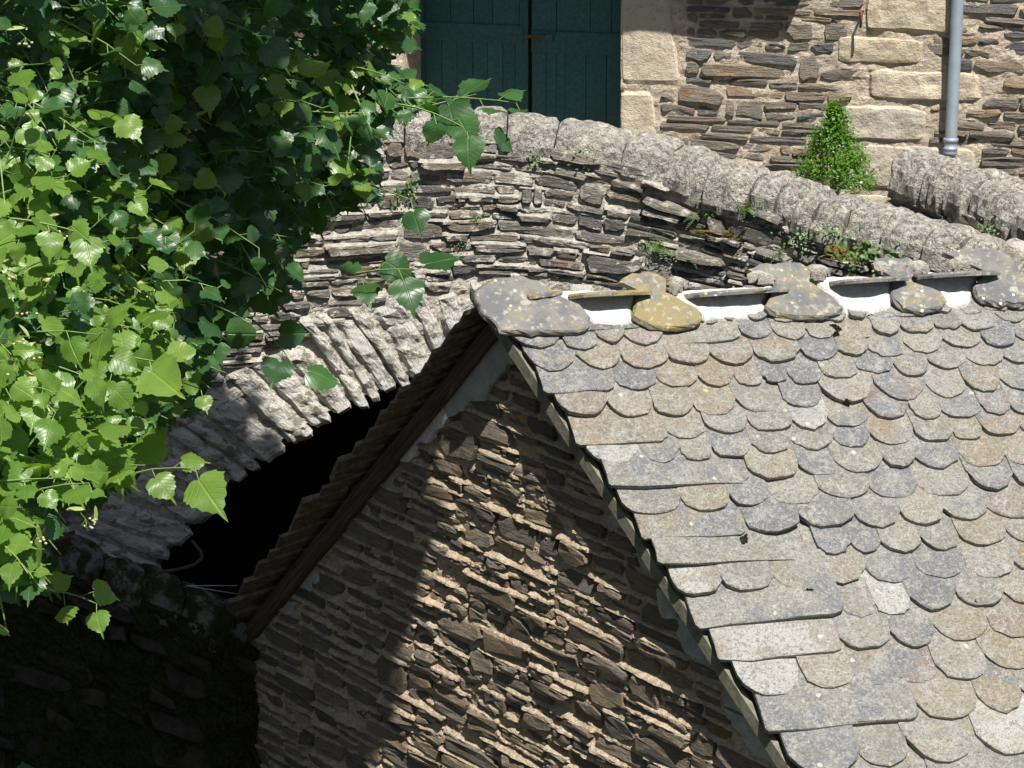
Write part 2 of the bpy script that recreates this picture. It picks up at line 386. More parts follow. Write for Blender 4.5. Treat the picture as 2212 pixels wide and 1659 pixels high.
def courses(s0, s1, t0, t1, rh, ln, pd, rg):
    """thin staggered slabs with some blocks two courses high"""
    out = []; ts = [t0]
    while ts[-1] < t1: ts.append(ts[-1] + rg.uniform(*rh) * (.7 if rg.random() < .25 else 1.))
    n = len(ts) - 1; cur = s0 - rg.uniform(0, .4, n); wv = rg.uniform(0, 6, n)
    while cur.min() < s1:
        k = int(np.argmin(cur)); L = rg.uniform(*ln) * (.5 if rg.random() < .2 else 1.) * (1.5 if rg.random() < .1 else 1.)
        kk = None
        if rg.random() < pd:
            for q in (k - 1, k + 1):
                if 0 <= q < n and abs(cur[q] - cur[k]) < .07: kk = q
        a = cur[k]
        if kk is None:
            out.append((a, a + L, ts[k], ts[k + 1])); cur[k] = a + L
        else:
            a = max(cur[k], cur[kk]); L *= .8; lo = min(k, kk); out.append((a, a + L, ts[lo], ts[lo + 2])); cur[k] = cur[kk] = a + L
    return [(a, b, c + .008 * math.sin(a * 2.1 + c * 3), d + .008 * math.sin(a * 2.1 + d * 3)) for (a, b, c, d) in out]
LAST = [0.]
def stone_geo(a, b, c, d, gap, fr, bk, rg, Mf, skew=.0, tb=.8):
    w, h = b - a, d - c
    g = gap * rg.uniform(.6, 1.3); gx = min(g, w * .18); gy = min(g * .75, h * .22)
    a, b, c, d = a + gx, b - gx, c + gy, d - gy; w, h = b - a, d - c
    tl, tr = (rg.uniform(0, 1, 2) ** 2 * .42) * h; bl, br = (rg.uniform(0, 1, 2) ** 2 * .42) * h
    jx = min(h * .35, w * .12)
    sk = rg.normal(0, skew) * h
    pts = [(a + rg.uniform(0, jx), c + bl), (a + w * .25, c + rg.uniform(0, .1) * h), (a + w * .6, c + rg.uniform(0, .1) * h), (b - rg.uniform(0, jx), c + br),
           (b, c + h * rg.uniform(.35, .65)), (b - rg.uniform(0, jx), d - tr), (a + w * .68, d - rg.uniform(0, .1) * h), (a + w * .3, d - rg.uniform(0, .1) * h),
           (a + rg.uniform(0, jx), d - tl), (a, c + h * rg.uniform(.35, .65))]
    P = np.array(pts); cx, cy = (a + b) / 2, (c + d) / 2
    P[:, 1] += (P[:, 0] - cx) / max(w, .01) * sk
    n = len(P); C = np.array([cx, cy])
    f = fr + rg.normal(0, .34) * fr; tx, ty = rg.normal(0, .05), rg.normal(0, .17)
    ins = min(.007, h * .10); LAST[0] = f
    dirs = (P - C); ln_ = np.linalg.norm(dirs, axis=1, keepdims=True) + 1e-6
    P2 = P - dirs / ln_ * ins * np.array([1.2, 1.0])
    S = np.concatenate([P, P, P2, [C + rg.normal(0, .08, 2) * (w, h)]])
    topk = np.array([0, 0, 0, 0, 0, .7, 1, 1, .7, 0.]) * tb
    P2[:, 1] -= topk * min(.012, h * .2)
    S[2 * n:3 * n] = P2
    dep = np.concatenate([np.full(n, -bk), f * (.66 - .5 * topk) + rg.normal(0, .004, n), f + rg.normal(0, .0035, n), [f + rg.normal(0, .004)]])
    dd = np.clip((S[:, 0] - cx) * tx + (S[:, 1] - cy) * ty, -.02, .02); dd[:n] = 0
    dep = dep + dd
    V = Mf(S[:, 0], S[:, 1], dep)
    F = []
    for k in range(n):
        k2 = (k + 1) % n
        F.append((k, k2, n + k2, n + k)); F.append((n + k, n + k2, 2 * n + k2, 2 * n + k)); F.append((2 * n + k, 2 * n + k2, 3 * n))
    L = np.stack([S[:, 0] - cx, S[:, 1] - cy, dep], -1)
    return V, F, L, rg.random(3)
def emit(parent, stones, mat, name='stone', limit=290, rest='small_stones'):
    sc = []
    for V, F, L, R in stones:
        q = proj(V); e = q.max(0) - q.min(0); c = q.mean(0)
        vis = (-15 < c[0] < 1039) and (-15 < c[1] < 783)
        sc.append(e[0] * e[1] * (1 if vis else .001))
    order = np.argsort(-np.array(sc)) if len(sc) else []
    for i in order[:limit]:
        V, F, L, R = stones[i]; link_mesh(name, V, F, mat, parent, L, R)
    if len(order) > limit:
        mb = MB()
        for i in order[limit:]: mb.add(*stones[i])
        mb.obj(rest, mat, parent, kind='stuff')
def rough_quad(Q, Mf, nx, ny, fr, bk, rg, amp=.012, rnd=.18, fs=9., wob=.01, pts=None):
    """stone with a bulging rough front over the quad Q (4 corners of s,t)"""
    i, j = np.meshgrid(np.linspace(0, 1, nx), np.linspace(0, 1, ny)); u, v = i.ravel(), j.ravel()
    Q = np.asarray(Q, float)
    S = (Q[0] * ((1 - u) * (1 - v))[:, None] + Q[1] * (u * (1 - v))[:, None] + Q[2] * (u * v)[:, None] + Q[3] * ((1 - u) * v)[:, None])
    seed = rg.uniform(0, 90, 3)
    e = np.minimum(np.minimum(u, 1 - u) * np.linalg.norm(Q[1] - Q[0]), np.minimum(v, 1 - v) * np.linalg.norm(Q[3] - Q[0]))
    c = Q.mean(0)
    cr = np.clip(1 - np.minimum(u, 1 - u) * 2 / rnd, 0, 1) * np.clip(1 - np.minimum(v, 1 - v) * 2 / rnd, 0, 1)
    S = S + (c - S) * (cr * .16)[:, None]
    nn = np.stack([fbm(np.stack([S[:, 0] * 6, S[:, 1] * 6, 0 * u + k * 9], -1) + seed, 3) for k in (0, 1)], -1)
    S = S + nn * wob * 2
    dep = fr * (1 - np.exp(-e / .018)) * .55 + fr * .45 + amp * 2 * fbm(np.stack([S[:, 0] * fs, S[:, 1] * fs, 0 * u], -1) + seed, 4)
    edge = (u < 1e-6) | (u > 1 - 1e-6) | (v < 1e-6) | (v > 1 - 1e-6)
    dep = np.where(edge, dep - fr * .35 - .006, dep)
    ring = [k for k in range(nx)] + [(r + 1) * nx - 1 for r in range(1, ny)] + [ny * nx - 1 - k for k in range(1, nx)] + [r * nx for r in range(ny - 2, 0, -1)]
    n0 = len(S); S2 = S[ring]; S = np.concatenate([S, S2]); dep = np.concatenate([dep, np.full(len(ring), -bk)])
    V = Mf(S[:, 0], S[:, 1], dep)
    F = gridF(nx, ny); m = len(ring)
    for k in range(m):
        k2 = (k + 1) % m; F.append((ring[k2], ring[k], n0 + k, n0 + k2))
    L = np.stack([S[:, 0] - c[0], S[:, 1] - c[1], dep], -1)
    return V, F, L, rg.random(3)
def mortar_sheet(name, Mf, s0, s1, t0, t1, step, amp, base, mat, parent, keep=None, fs=(9, 22), ledges=None, lw=.032):
    nx = int((s1 - s0) / step) + 1; ny = int((t1 - t0) / step) + 1
    i, j = np.meshgrid(np.linspace(s0, s1, nx), np.linspace(t0, t1, ny)); s, t = i.ravel(), j.ravel()
    p = np.stack([s * fs[0], t * fs[1], 0 * s], -1)
    d = base + amp * 1.5 * fbm(p, 4) + amp * .5 * fbm(np.stack([s * 60, t * 60, 0 * s + 5], -1), 2)
    if ledges is not None:                           # mortar lies as a sloping fillet on the head of each stone
        D = d.reshape(ny, nx); ds, dt = (s1 - s0) / (nx - 1), (t1 - t0) / (ny - 1)
        for (a, b, c, e, f) in ledges:
            i0, i1 = int((a - s0) / ds), int((b - s0) / ds) + 1; j0 = int((e - .014 - t0) / dt); j1 = int((e + lw - t0) / dt) + 1
            if i1 <= 0 or j1 <= 0 or i0 >= nx or j0 >= ny: continue
            i0, j0 = max(i0, 0), max(j0, 0); i1, j1 = min(i1, nx), min(j1, ny)
            tt = t0 + np.arange(j0, j1) * dt; prof = max(f, .02) * np.clip(1.0 - np.clip((tt - (e - .008)) / lw, 0, 1), 0, 1)
            ss = s0 + np.arange(i0, i1) * ds
            ns = fbm(np.stack(np.broadcast_arrays(ss[None] * 16, tt[:, None] * 30, 0.), -1), 3) * .022 + fbm(np.stack([ss * 3.1, 0 * ss + e * 9, 0 * ss], -1), 2)[None] * .03 + .002
            blk = D[j0:j1, i0:i1]; np.maximum(blk, prof[:, None] * .9 + ns, out=blk)
        d = D.ravel()
    V = Mf(s, t, d); F = np.array(gridF(nx, ny))
    if keep is not None:
        k = keep(s, t); F = F[k[F].all(1)]
    used = np.unique(F); mp = -np.ones(len(V), int); mp[used] = np.arange(len(used))
    return link_mesh(name, V[used], mp[F], mat, parent, np.stack([s, t, d], -1)[used], V3(.5, .5, .5), smooth=False)

# ------------------------------------------------------------------ hut survey
A = CO + ray(484 / FS, 305 / FS) * 21.5
def hdir(slope, x, y):
    hy = (384 - FPX * math.tan(PITCH)) / FS; X = x + (hy - y) / slope; q = ray(X, hy); q[2] = 0; return nrm(q)
U = -hdir(.38, 1015, 1404)
E_ = CO + ray(986 / FS, 280 / FS) * ((A[2] - CO[2]) / ray(986 / FS, 280 / FS)[2])
RD = nrm(E_ - A)
NG = nrm(np.cross(U, Z)); NG = NG if NG @ V3(0, -1, 0) > 0 else -NG       # gable normal, towards the viewer
Bp = onplane(1700, 1659, A, NG); Cp = onplane(540, 1290, A, NG)
KR = nrm(Bp - A); KL = nrm(Cp - A)
NR = nrm(np.cross(RD, KR)); NR = NR if NR[2] > 0 else -NR
NL = nrm(np.cross(RD, KL)); NL = NL if NL[2] > 0 else -NL
DR = nrm(KR - (KR @ RD) * RD); DL = nrm(KL - (KL @ RD) * RD)
OVH = .16
GO = A - NG * OVH                                   # on the wall face under the ridge
def GM(s, t, d): s = np.asarray(s); return GO + s[..., None] * U + np.asarray(t)[..., None] * Z + np.asarray(d)[..., None] * NG
slR = -KR[2] / (KR @ U); slL = -KL[2] / -(KL @ U)      # rise over run of both verges
def under(s, m=0.0): s = np.asarray(s, float); return np.where(s > 0, -slR * s, slL * s) - m

hut = thing('stone_hut', 'small rubble stone building with steep fish-scale slate roof against the bridge', 'building', V3(*(GO - Z * 5.2)))
def GT(s, t, d): s = np.asarray(s, float); t = np.asarray(t, float); return GM(s, t - .07 * s, d)
rg = np.random.default_rng(3)
st = []; led = []
for (a, b, c, d) in cells(-3.9, 4.3, -5.6, .3, (.14, .26), (.26, .64), .070, rg):
    sh_ = .07 * (a + b) / 2
    c, d = c - sh_, d - sh_
    sc_, tc = (a + b) / 2, (c + d) / 2
    if max(under(np.array([a, b]), .16)[0] - d, under(np.array([a, b]), .16)[1] - d) < 0 and tc > under(sc_, .22): continue
    if d > min(under(a, .12), under(b, .12)) and tc > under(sc_, .30): continue
    P = GM(sc_, tc, 0.)
    if not inframe(P, 90): continue
    c, d = c + sh_, d + sh_
    if rg.random() < .03: continue
    st.append(stone_geo(a, b, c, d, .013, .038, .05, rg, GT, .10)); led.append((a, b, c, d, LAST[0]))
emit(hut, st, M['gable'], 'stone', 295)
mortar_sheet('mortar_bed', GT, -3.9, 4.3, -5.6, .3, .0145, .022, .010, M['m_gable'], hut, keep=lambda s, t: (t - .07 * s < under(s, .08)) & inframe(GT(s, t, 0 * s), 60), fs=(6, 24), ledges=led)
# solid core of the hut
GB = lambda s, t, d: GM(s, t, d)
core = np.array([GM(*q) for q in [(-4.2, -5.6, -.08), (4.6, -5.6, -.08), (4.6, -slR * 4.6 - .1, -.08), (0., -.1, -.08), (-4.2, -slL * 4.2 - .1, -.08)]])
core2 = core + RD * 3.6
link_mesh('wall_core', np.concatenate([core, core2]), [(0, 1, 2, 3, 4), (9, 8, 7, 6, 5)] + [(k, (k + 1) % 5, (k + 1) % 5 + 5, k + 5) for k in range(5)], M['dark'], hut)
# plaster filler along both verges
def strip(name, mat, side, t0, t1, w0, w1, d, thick=.012, seed=0):
    n = 110; T = np.linspace(t0, t1, n); Kd, sg = (KR, 1) if side > 0 else (KL, -1)
    V = []; perp = nrm(-sg * U * abs(Kd[2]) - Z * abs(Kd @ U)) if side > 0 else nrm(U * abs(Kd[2]) - Z * abs(Kd @ U))
    for k, t in enumerate(T):
        f = k / (n - 1); wd = w0 + (w1 - w0) * f + .11 * float(fbm(np.array([[t * 7, seed, 0.]]), 5)[0])
        p = GO + Kd * t + NG * d + perp * (.17 if side < 0 else .0)
        if side < 0: wd = max(wd - .17, .01)
        V += [p + NG * (-.03), p, p + perp * max(wd, .02), p + perp * max(wd, .02) - NG * (.04 + d * 0)]
    F = []
    for k in range(n - 1):
        for m_ in range(3): F.append((k * 4 + m_, k * 4 + m_ + 1, k * 4 + m_ + 5, k * 4 + m_ + 4))
    V = np.array(V); return link_mesh(name, V, F, mat, hut, V, V3(.5, .5, .5))
strip('verge_plaster', M['plaster'], 1, 1.7, 5.2, .26, .46, .03, seed=3)
strip('verge_plaster', M['plaster'], 1, .1, 1.7, .15, .17, .02, seed=9)
strip('verge_plaster', M['plaster'], -1, .05, 1.0, .42, .32, .06, seed=5)  # grey tone stands for the shaded stretch near the apex
strip('verge_plaster', M['m_white'], -1, 1.0, 1.7, .31, .22, .062, seed=6)  # same plaster coloured white for its sunlit stretch
strip('verge_plaster', M['plaster'], -1, 1.5, 4.6, .26, .25, .028, seed=7)
# rafters and boards under the verges
def beam(name, K, t0, t1, off, wdt, dep, dn, parent, mat):
    """beam along verge K, hanging `off` below it, `wdt` high, `dep` thick, starting dn out of the wall"""
    sg = 1 if K is KR else -1
    perp = nrm(-U * sg * abs(K[2]) - Z * abs(K @ U))
    V, F, L = boxg(V3(0, 0, 0), K, perp, NG, t1 - t0, wdt, dep)
    n = 24; VV = []; LL = []
    o = GO + K * t0 + perp * off + NG * dn
    for k in range(n):
        t = (t1 - t0) * k / (n - 1); wb = .012 * float(fbm(np.array([[t * 2.2, off * 9, 1.]]), 3)[0])
        for (x, y) in ((0, 0), (1, 0), (1, 1), (0, 1)):
            VV.append(o + K * t + perp * (x * wdt + wb) + NG * (y * dep + wb * .5)); LL.append((t, x * wdt, y * dep))
    F = [(0, 1, 2, 3), tuple((n - 1) * 4 + q for q in (3, 2, 1, 0))]
    for k in range(n - 1):
        for m_ in range(4):
            F.append((k * 4 + m_, (k + 1) * 4 + m_, (k + 1) * 4 + (m_ + 1) % 4, k * 4 + (m_ + 1) % 4))
    return link_mesh(name, VV, F, mat, parent, LL, V3(.5, .5, .5))
beam('verge_rafter', KL, .0, 4.75, .075, .125, .07, .022, hut, M['wood'])
beam('verge_board', KR, .05, 5.6, .0, .085, .045, .095, hut, M['board'])

# roof deck
HT = .02
def RMP(a, b, h): a = np.asarray(a, float); return A + a[..., None] * RD + np.asarray(b, float)[..., None] * DR + np.asarray(h, float)[..., None] * NR
va = (KR @ RD) / (KR @ DR)                         # verge shifts along the ridge per metre down the slope
dk = np.array([RMP(*q) for q in [(.03, .02, -.075), (4.6, .02, -.075), (4.6 + 2, 4.9, -.075), (va * 4.9 + .03, 4.9, -.075), (.03, .02, -.035), (4.6, .02, -.035), (6.6, 4.9, -.035), (va * 4.9 + .03, 4.9, -.035)]])
link_mesh('roof_deck', dk, [(0, 1, 2, 3), (7, 6, 5, 4), (0, 4, 5, 1), (1, 5, 6, 2), (2, 6, 7, 3), (3, 7, 4, 0)], M['wood'], hut, dk, V3(.5, .5, .5))

def slate_geo(a0, a1, b, L, thick, hb, rg, shape='round', arc=.5, Mf=RMP, ht=0., kb=0.):
    """one slate: a0..a1 along the ridge, lower edge at b, length L upwards"""
    w = a1 - a0; n = 11; P = []
    dp = min(w * arc, L * .5)
    if shape == 'round':
        pw = rg.uniform(1.7, 2.6)
        for k in range(n):
            th = math.pi * k / (n - 1); x = math.cos(th); y = math.sin(th)
            x = math.copysign(abs(x) ** (2 / pw), x); y = y ** (2 / pw)
            P.append((a0 + w / 2 - x * w / 2, b - dp + y * dp))
    else:                                            # long verge slate, only the far corner rounded
        cr = min(.075, w * .3) * rg.uniform(.7, 1.4)
        P = [(a0, b - .25 * L), (a0 + .0, b - .03), (a0 + .02, b)]
        for k in range(4): P.append((a0 + .02 + (w - cr - .02) * (k + 1) / 4, b + rg.normal(0, .003)))
        for k in range(1, 5):
            th = math.pi / 2 * k / 4; P.append((a1 - cr + cr * math.sin(th), b - cr + cr * math.cos(th)))
    P = np.array(P, float); P += rg.normal(0, .0052, P.shape)
    top = np.array([(a1, b - L), (a0, b - L)]); O = np.concatenate([P, top]); m = len(O)
    c = np.array([(a0 + a1) / 2, b - L * .3])
    dr = O - c; O2 = O - dr / np.linalg.norm(dr, axis=1, keepdims=True) * np.array([.007]) * rg.uniform(.1, 2.2, (m, 1))
    S = np.concatenate([O, O + (O - c) * .0, O2, [c]])
    tilt = (S[:, 1] - (b - L)) / L
    h = ht + hb * tilt + rg.normal(0, .0025)
    tx = rg.normal(0, .03); h = h + (S[:, 0] - c[0]) * tx
    h[:m] -= 0; up = np.concatenate([np.zeros(m), np.full(m, thick * .84), np.full(m, thick), [thick * 1.02]])
    up[m:2 * m] += rg.normal(0, .0022, m)
    V = Mf(S[:, 0], S[:, 1] + (a1 - S[:, 0]) * kb, h + up); F = []
    for k in range(m):
        k2 = (k + 1) % m
        F.append((k2, k, m + k, m + k2)); F.append((m + k2, m + k, 2 * m + k, 2 * m + k2)); F.append((2 * m + k2, 2 * m + k, 3 * m))
    F.append(tuple(range(m)))
    Lc = np.stack([S[:, 0] - c[0], S[:, 1] - c[1], up], -1)
    return V, F, Lc, rg.random(3)
# lower edges of the slate rows where they meet the verge (measured on the photograph)
rows = [(1078, 738), (1097, 778), (1120, 825), (1150, 868), (1190, 925), (1230, 972), (1268, 1020), (1305, 1075), (1345, 1130), (1385, 1187),
        (1425, 1240), (1468, 1302), (1515, 1368), (1560, 1438), (1615, 1515), (1670, 1600), (1730, 1690), (1790, 1780), (1852, 1875), (1915, 1975)]
bb = []
for (x, y) in rows:
    p = onplane(x, y, A, NR) - A; bb.append(float(p @ DR))
rg = np.random.default_rng(21)
sl_list = []
LONG = {0: .95, 2: .0, 3: .50, 5: .62, 7: .98, 9: .72, 10: 1.10, 12: .98, 13: .82, 15: 1.0}
for i, b in enumerate(bb):
    ex = b - bb[i - 1] if i else .13
    a = va * b - .03; first = True
    while True:
        if first and i in LONG and LONG[i] > 0: wv = LONG[i]; shp = 'long'
        elif rg.random() < .07 and b < 1.2: wv = ex * rg.uniform(2.6, 3.6); shp = 'long'
        else: wv = ex * rg.uniform(1.0, 1.7) * (.92 if i > 10 else 1.05); wv = max(wv, .14); shp = 'round'
        if first and shp == 'round': wv *= 1.2
        bj = b + rg.normal(0, .012) - (.018 * math.sin(a * 1.7 + i * .6) if a > va * b + .5 else 0)
        pc = proj(RMP(a + wv / 2, bj - ex / 2, 0))
        if pc[0] > 1230: break
        if -30 < pc[1] < 930 and pc[0] > -20:
            sl_list.append(slate_geo(a, a + wv + .012, bj, ex * 2.1 + .03, rg.uniform(.022, .038), .058, rg, shp, rg.uniform(.42, .6)))
        elif pc[1] < 830 or pc[1] > -60:
            pass
        a += wv; first = False
emit(hut, sl_list, M['slate'], 'slate', 298, 'edge_slates')

# big ridge slates, traced on the right slope, each its own thickness
def plate(name, pts, Pf, Nn, thick, mat, lift, tilt=0., rnd=None, rgn=None, parent=hut):
    rgn = rgn or np.random.default_rng(len(pts)); P = np.array([Pf(x, y) for (x, y) in pts])
    # resample and roughen the outline
    Q = []
    for k in range(len(P)):
        p, q = P[k], P[(k + 1) % len(P)]; m_ = max(1, int(np.linalg.norm(q - p) / .045))
        for j in range(m_): Q.append(p + (q - p) * j / m_)
    Q = np.array(Q)
    Q = (Q * 4 + np.roll(Q, 1, 0) + np.roll(Q, -1, 0)) / 6
    c = Q.mean(0); d = Q - c; d /= np.linalg.norm(d, axis=1, keepdims=True)
    m = len(Q)
    Q = Q + d * rgn.normal(0, .008, (m, 1))
    rings = [Q, Q + Nn * thick * .35 + d * .003, Q + Nn * thick * .75 - d * .004, Q + Nn * thick - d * .014, c + (Q - c) * .6 + Nn * (thick + .004), c + (Q - c) * .25 + Nn * (thick + .003)]
    V = np.concatenate(rings + [[c + Nn * thick]]) + Nn * lift
    V[m:2 * m] += d * rgn.normal(0, .004, (m, 1)); V[2 * m:3 * m] += d * rgn.normal(0, .004, (m, 1))
    F = [tuple(range(m - 1, -1, -1))]
    for r_ in range(5):
        for k in range(m):
            k2 = (k + 1) % m; F.append((r_ * m + k, r_ * m + k2, (r_ + 1) * m + k2, (r_ + 1) * m + k))
    for k in range(m): F.append((5 * m + k, 5 * m + (k + 1) % m, 6 * m))
    L = V - c; ax, ay = RD, DR
    L = np.stack([L @ ax, L @ ay, L @ Nn], -1)
    return link_mesh(name, V, F, mat, parent, L, rnd if rnd is not None else rgn.random(3))
def r3(x, y): return ((1400 + x / 2.458) * .67770, (850 + y / 2.458) * .67770)
def r2(x, y): return ((1632 + x / 1.3554) * .67770, (y / 1.3554) * .67770)
PR = lambda x, y: onplane(x, y, A + NR * .07, NR)
RS = [([r3(*q) for q in [(280, 190), (380, 140), (470, 108), (640, 106), (820, 150), (900, 240), (1100, 330), (1185, 430), (1170, 500), (1080, 545), (880, 550), (660, 548), (470, 545), (350, 430), (290, 340), (250, 250)]], (.3, .4, .25)),
      ([r3(*q) for q in [(1370, 150), (1500, 80), (1700, 72), (1790, 120), (1760, 230), (1900, 300), (2050, 400), (2060, 460), (1980, 500), (1800, 520), (1640, 502), (1540, 460), (1505, 420), (1520, 330), (1560, 230), (1450, 170)]], (.5, .2, .8)),
      ([r2(*q) for q in [(995, 1185), (1060, 1160), (1140, 1148), (1240, 1150), (1290, 1180), (1275, 1235), (1380, 1300), (1425, 1350), (1395, 1382), (1240, 1392), (1110, 1372), (1085, 1340), (1105, 1300), (1140, 1240), (1080, 1200)]], (.8, .6, .38)),
      ([r2(*q) for q in [(1540, 1155), (1600, 1125), (1700, 1130), (1765, 1165), (1700, 1190), (1725, 1240), (1850, 1280), (1878, 1320), (1850, 1350), (1740, 1370), (1655, 1345), (1630, 1310), (1640, 1230)]], (.2, .9, .28)),
      ([r2(*q) for q in [(1850, 1115), (1960, 1092), (2080, 1092), (2150, 1130), (2185, 1190), (2260, 1240), (2300, 1300), (2240, 1335), (2080, 1337), (2000, 1305), (1980, 1260), (2040, 1190), (1960, 1150)]], (.6, .1, .08))]
for k, (pts, rn) in enumerate(RS):
    plate('ridge_slate', pts, PR, NR, .044, M['ridge'], 0.01 + .001 * k, rnd=V3(*rn), rgn=np.random.default_rng(40 + k))
# slabs of the far slope that stick up past the ridge
e1 = nrm(np.cross(RD, Z)); e1 = e1 if e1[0] > 0 else -e1
e1 = e1 if e1 @ V3(.2, -1, 0) > 0 else -e1
PE = nrm(e1 * math.cos(math.radians(15)) + Z * math.sin(math.radians(15)))
NE = nrm(np.cross(RD, PE)); NE = NE if NE[2] > 0 else -NE
def ridge_pt(x, y):                                # point over the ridge line at picture column x
    q = ray(x, y); n = nrm(np.cross(RD, V3(0, 0, 1))); t = ((A - CO) @ n) / (q @ n); return CO + q * t
for k, (x0, x1, y0, y1, up) in enumerate([(1122, 1195, 652, 642, .16), (1220, 1382, 650, 642, .27), (1462, 1675, 650, 636, .28), (1780, 1930, 622, 612, .27), (1968, 2128, 608, 600, .27)]):
    P0 = ridge_pt(x0, y0); P1 = ridge_pt(x1, y1); rr_ = np.random.default_rng(60 + k)
    ax = nrm(P1 - P0); Lx = np.linalg.norm(P1 - P0); n = 9; O = []
    for j in range(n): O.append((Lx * j / (n - 1), -.10 + 0 * j))
    for j in range(n):
        f = 1 - j / (n - 1); O.append((Lx * f + (.03 if j == 0 else 0), up * (.82 + .18 * math.sin(math.pi * f)) * (1 if 0 < j < n - 1 else (.9 if j == 0 else .55)) + rr_.normal(0, .006)))
    O = np.array(O); m = len(O); P = P0 + O[:, :1] * ax + O[:, 1:] * PE
    c = P.mean(0); d = P - c; d /= np.linalg.norm(d, axis=1, keepdims=True)
    V = np.concatenate([P, P + NE * .018 + d * rr_.normal(.002, .005, (m, 1)), P + NE * .034 - d * .006])
    F = [tuple(range(m)), tuple(range(3 * m - 1, 2 * m - 1, -1))]
    for r_ in range(2):
        for j in range(m): j2 = (j + 1) % m; F.append((r_ * m + j2, r_ * m + j, (r_ + 1) * m + j, (r_ + 1) * m + j2))
    link_mesh('ridge_slab', V, F, M['ridge'], hut, np.stack([(V - c) @ ax, (V - c) @ PE, (V - c) @ NE], -1), V3(.4, .3, .75 if k < 2 else .35))
# white mortar packed under them
def lump(name, pts, mat, lift, hgt, parent, seed, Pf=PR, Nn=NR, step=.016):
    P = np.array([Pf(x, y) for (x, y) in pts]); c = P.mean(0)
    L2 = np.stack([(P - c) @ RD, (P - c) @ DR], -1); lo, hi = L2.min(0), L2.max(0)
    nx, ny = max(4, int((hi[0] - lo[0]) / step)), max(4, int((hi[1] - lo[1]) / step))
    gi, gj = np.meshgrid(np.linspace(lo[0], hi[0], nx), np.linspace(lo[1], hi[1], ny)); s, t = gi.ravel(), gj.ravel()
    ins = np.zeros(len(s), bool); dist = np.full(len(s), 9.)
    for k in range(len(L2)):
        p, q = L2[k], L2[(k + 1) % len(L2)]
        cond = ((p[1] > t) != (q[1] > t)); xx = (q[0] - p[0]) * (t - p[1]) / (q[1] - p[1] + 1e-12) + p[0]; ins ^= cond & (s < xx)
        e = q - p; tt = np.clip(((s - p[0]) * e[0] + (t - p[1]) * e[1]) / (e @ e + 1e-12), 0, 1)
        dist = np.minimum(dist, np.hypot(s - p[0] - tt * e[0], t - p[1] - tt * e[1]))
    dist = np.where(ins, dist, -dist) + .012 * fbm(np.stack([s * 18, t * 18, 0 * s + seed], -1), 3)
    h = hgt * np.clip(dist / .03, 0, 1) ** .5 + .014 * fbm(np.stack([s * 14, t * 14, 0 * s + seed], -1), 4) - .03 * (dist <= 0)
    V = c + s[:, None] * RD + t[:, None] * DR + (lift + h)[:, None] * Nn
    F = np.array(gridF(nx, ny, 0)); k = dist > -.02; F = F[k[F].all(1)]
    if len(F) == 0: return
    us = np.unique(F); mp = -np.ones(len(V), int); mp[us] = np.arange(len(us))
    return link_mesh(name, V[us], mp[F], mat, parent, V[us], V3(.5, .5, .5), smooth=True)
for k, pts in enumerate([[r3(*q) for q in [(560, 190), (900, 200), (890, 340), (760, 370), (640, 350), (530, 260)]],
        [r3(*q) for q in [(940, 180), (1560, 190), (1510, 330), (1520, 440), (1480, 475), (1200, 468), (1150, 400), (1080, 330), (940, 260)]],
        [r2(*q) for q in [(690, 1255), (1130, 1235), (1080, 1300), (1095, 1340), (1050, 1380), (870, 1388), (830, 1405), (800, 1350), (690, 1290)]],
        [r2(*q) for q in [(1290, 1190), (1640, 1200), (1640, 1335), (1560, 1360), (1440, 1362), (1400, 1310), (1330, 1250)]],
        [r2(*q) for q in [(1700, 1170), (2030, 1180), (1990, 1240), (1985, 1300), (1960, 1330), (1880, 1345), (1860, 1290), (1770, 1215)]]]):
    lump('ridge_mortar', pts, M['m_white'], -.015, .035, hut, 3.7 * k)
for k, pts in enumerate([[r2(*q) for q in [(1010, 1200), (1060, 1195), (1140, 1225), (1100, 1240), (1020, 1228)]], [r2(*q) for q in [(680, 1215), (720, 1235), (760, 1250), (700, 1285), (672, 1260)]],
        [r2(*q) for q in [(1265, 1170), (1330, 1180), (1370, 1195), (1330, 1225), (1270, 1205)]], [r2(*q) for q in [(1545, 1155), (1600, 1160), (1645, 1195), (1560, 1200)]],
        [r2(*q) for q in [(1690, 1160), (1750, 1150), (1800, 1180), (1740, 1205), (1700, 1190)]], [r2(*q) for q in [(1880, 1140), (1960, 1140), (2030, 1168), (1900, 1172)]],
        [r2(*q) for q in [(2100, 1085), (2160, 1070), (2240, 1080), (2240, 1180), (2180, 1150)]]]):
    lump('mortar_lump', pts, M['m_bridge'], .06, .05, hut, 5.1 * k + 2)

# far slope: a row of long slates along the verge, seen from below
def LMP(a, b, h): a = np.asarray(a, float); return A + a[..., None] * RD + np.asarray(b, float)[..., None] * DL + np.asarray(h, float)[..., None] * NL
vl = (KL @ RD) / (KL @ DL)
rg = np.random.default_rng(5); b = .10; i = 0
while b < 5.0:
    ex = .14 + .010 * i ** .8; b += ex * 1.0 * rg.uniform(.7, 1.3)
    for r_ in range(3):
        a = vl * b - .02 + r_ * .3 + (rg.normal(0, .012) if r_ == 0 else 0)
        V, F, L, R = slate_geo(a, a + .31, b, ex * 2.4, rg.uniform(.025, .05), rg.uniform(.05, .10), rg, 'round', .4, LMP, .0, kb=.6 if r_ == 0 else 0.)
        link_mesh('verge_slate', V, F, M['soffit'], hut, L, R)
    i += 1
dk = np.array([LMP(*q) for q in [(.22, .02, -.05), (3.6, .02, -.05), (3.6, 5.2, -.05), (vl * 5.2 + .22, 5.2, -.05), (.22, .02, -.01), (3.6, .02, -.01), (3.6, 5.2, -.01), (vl * 5.2 + .22, 5.2, -.01)]])
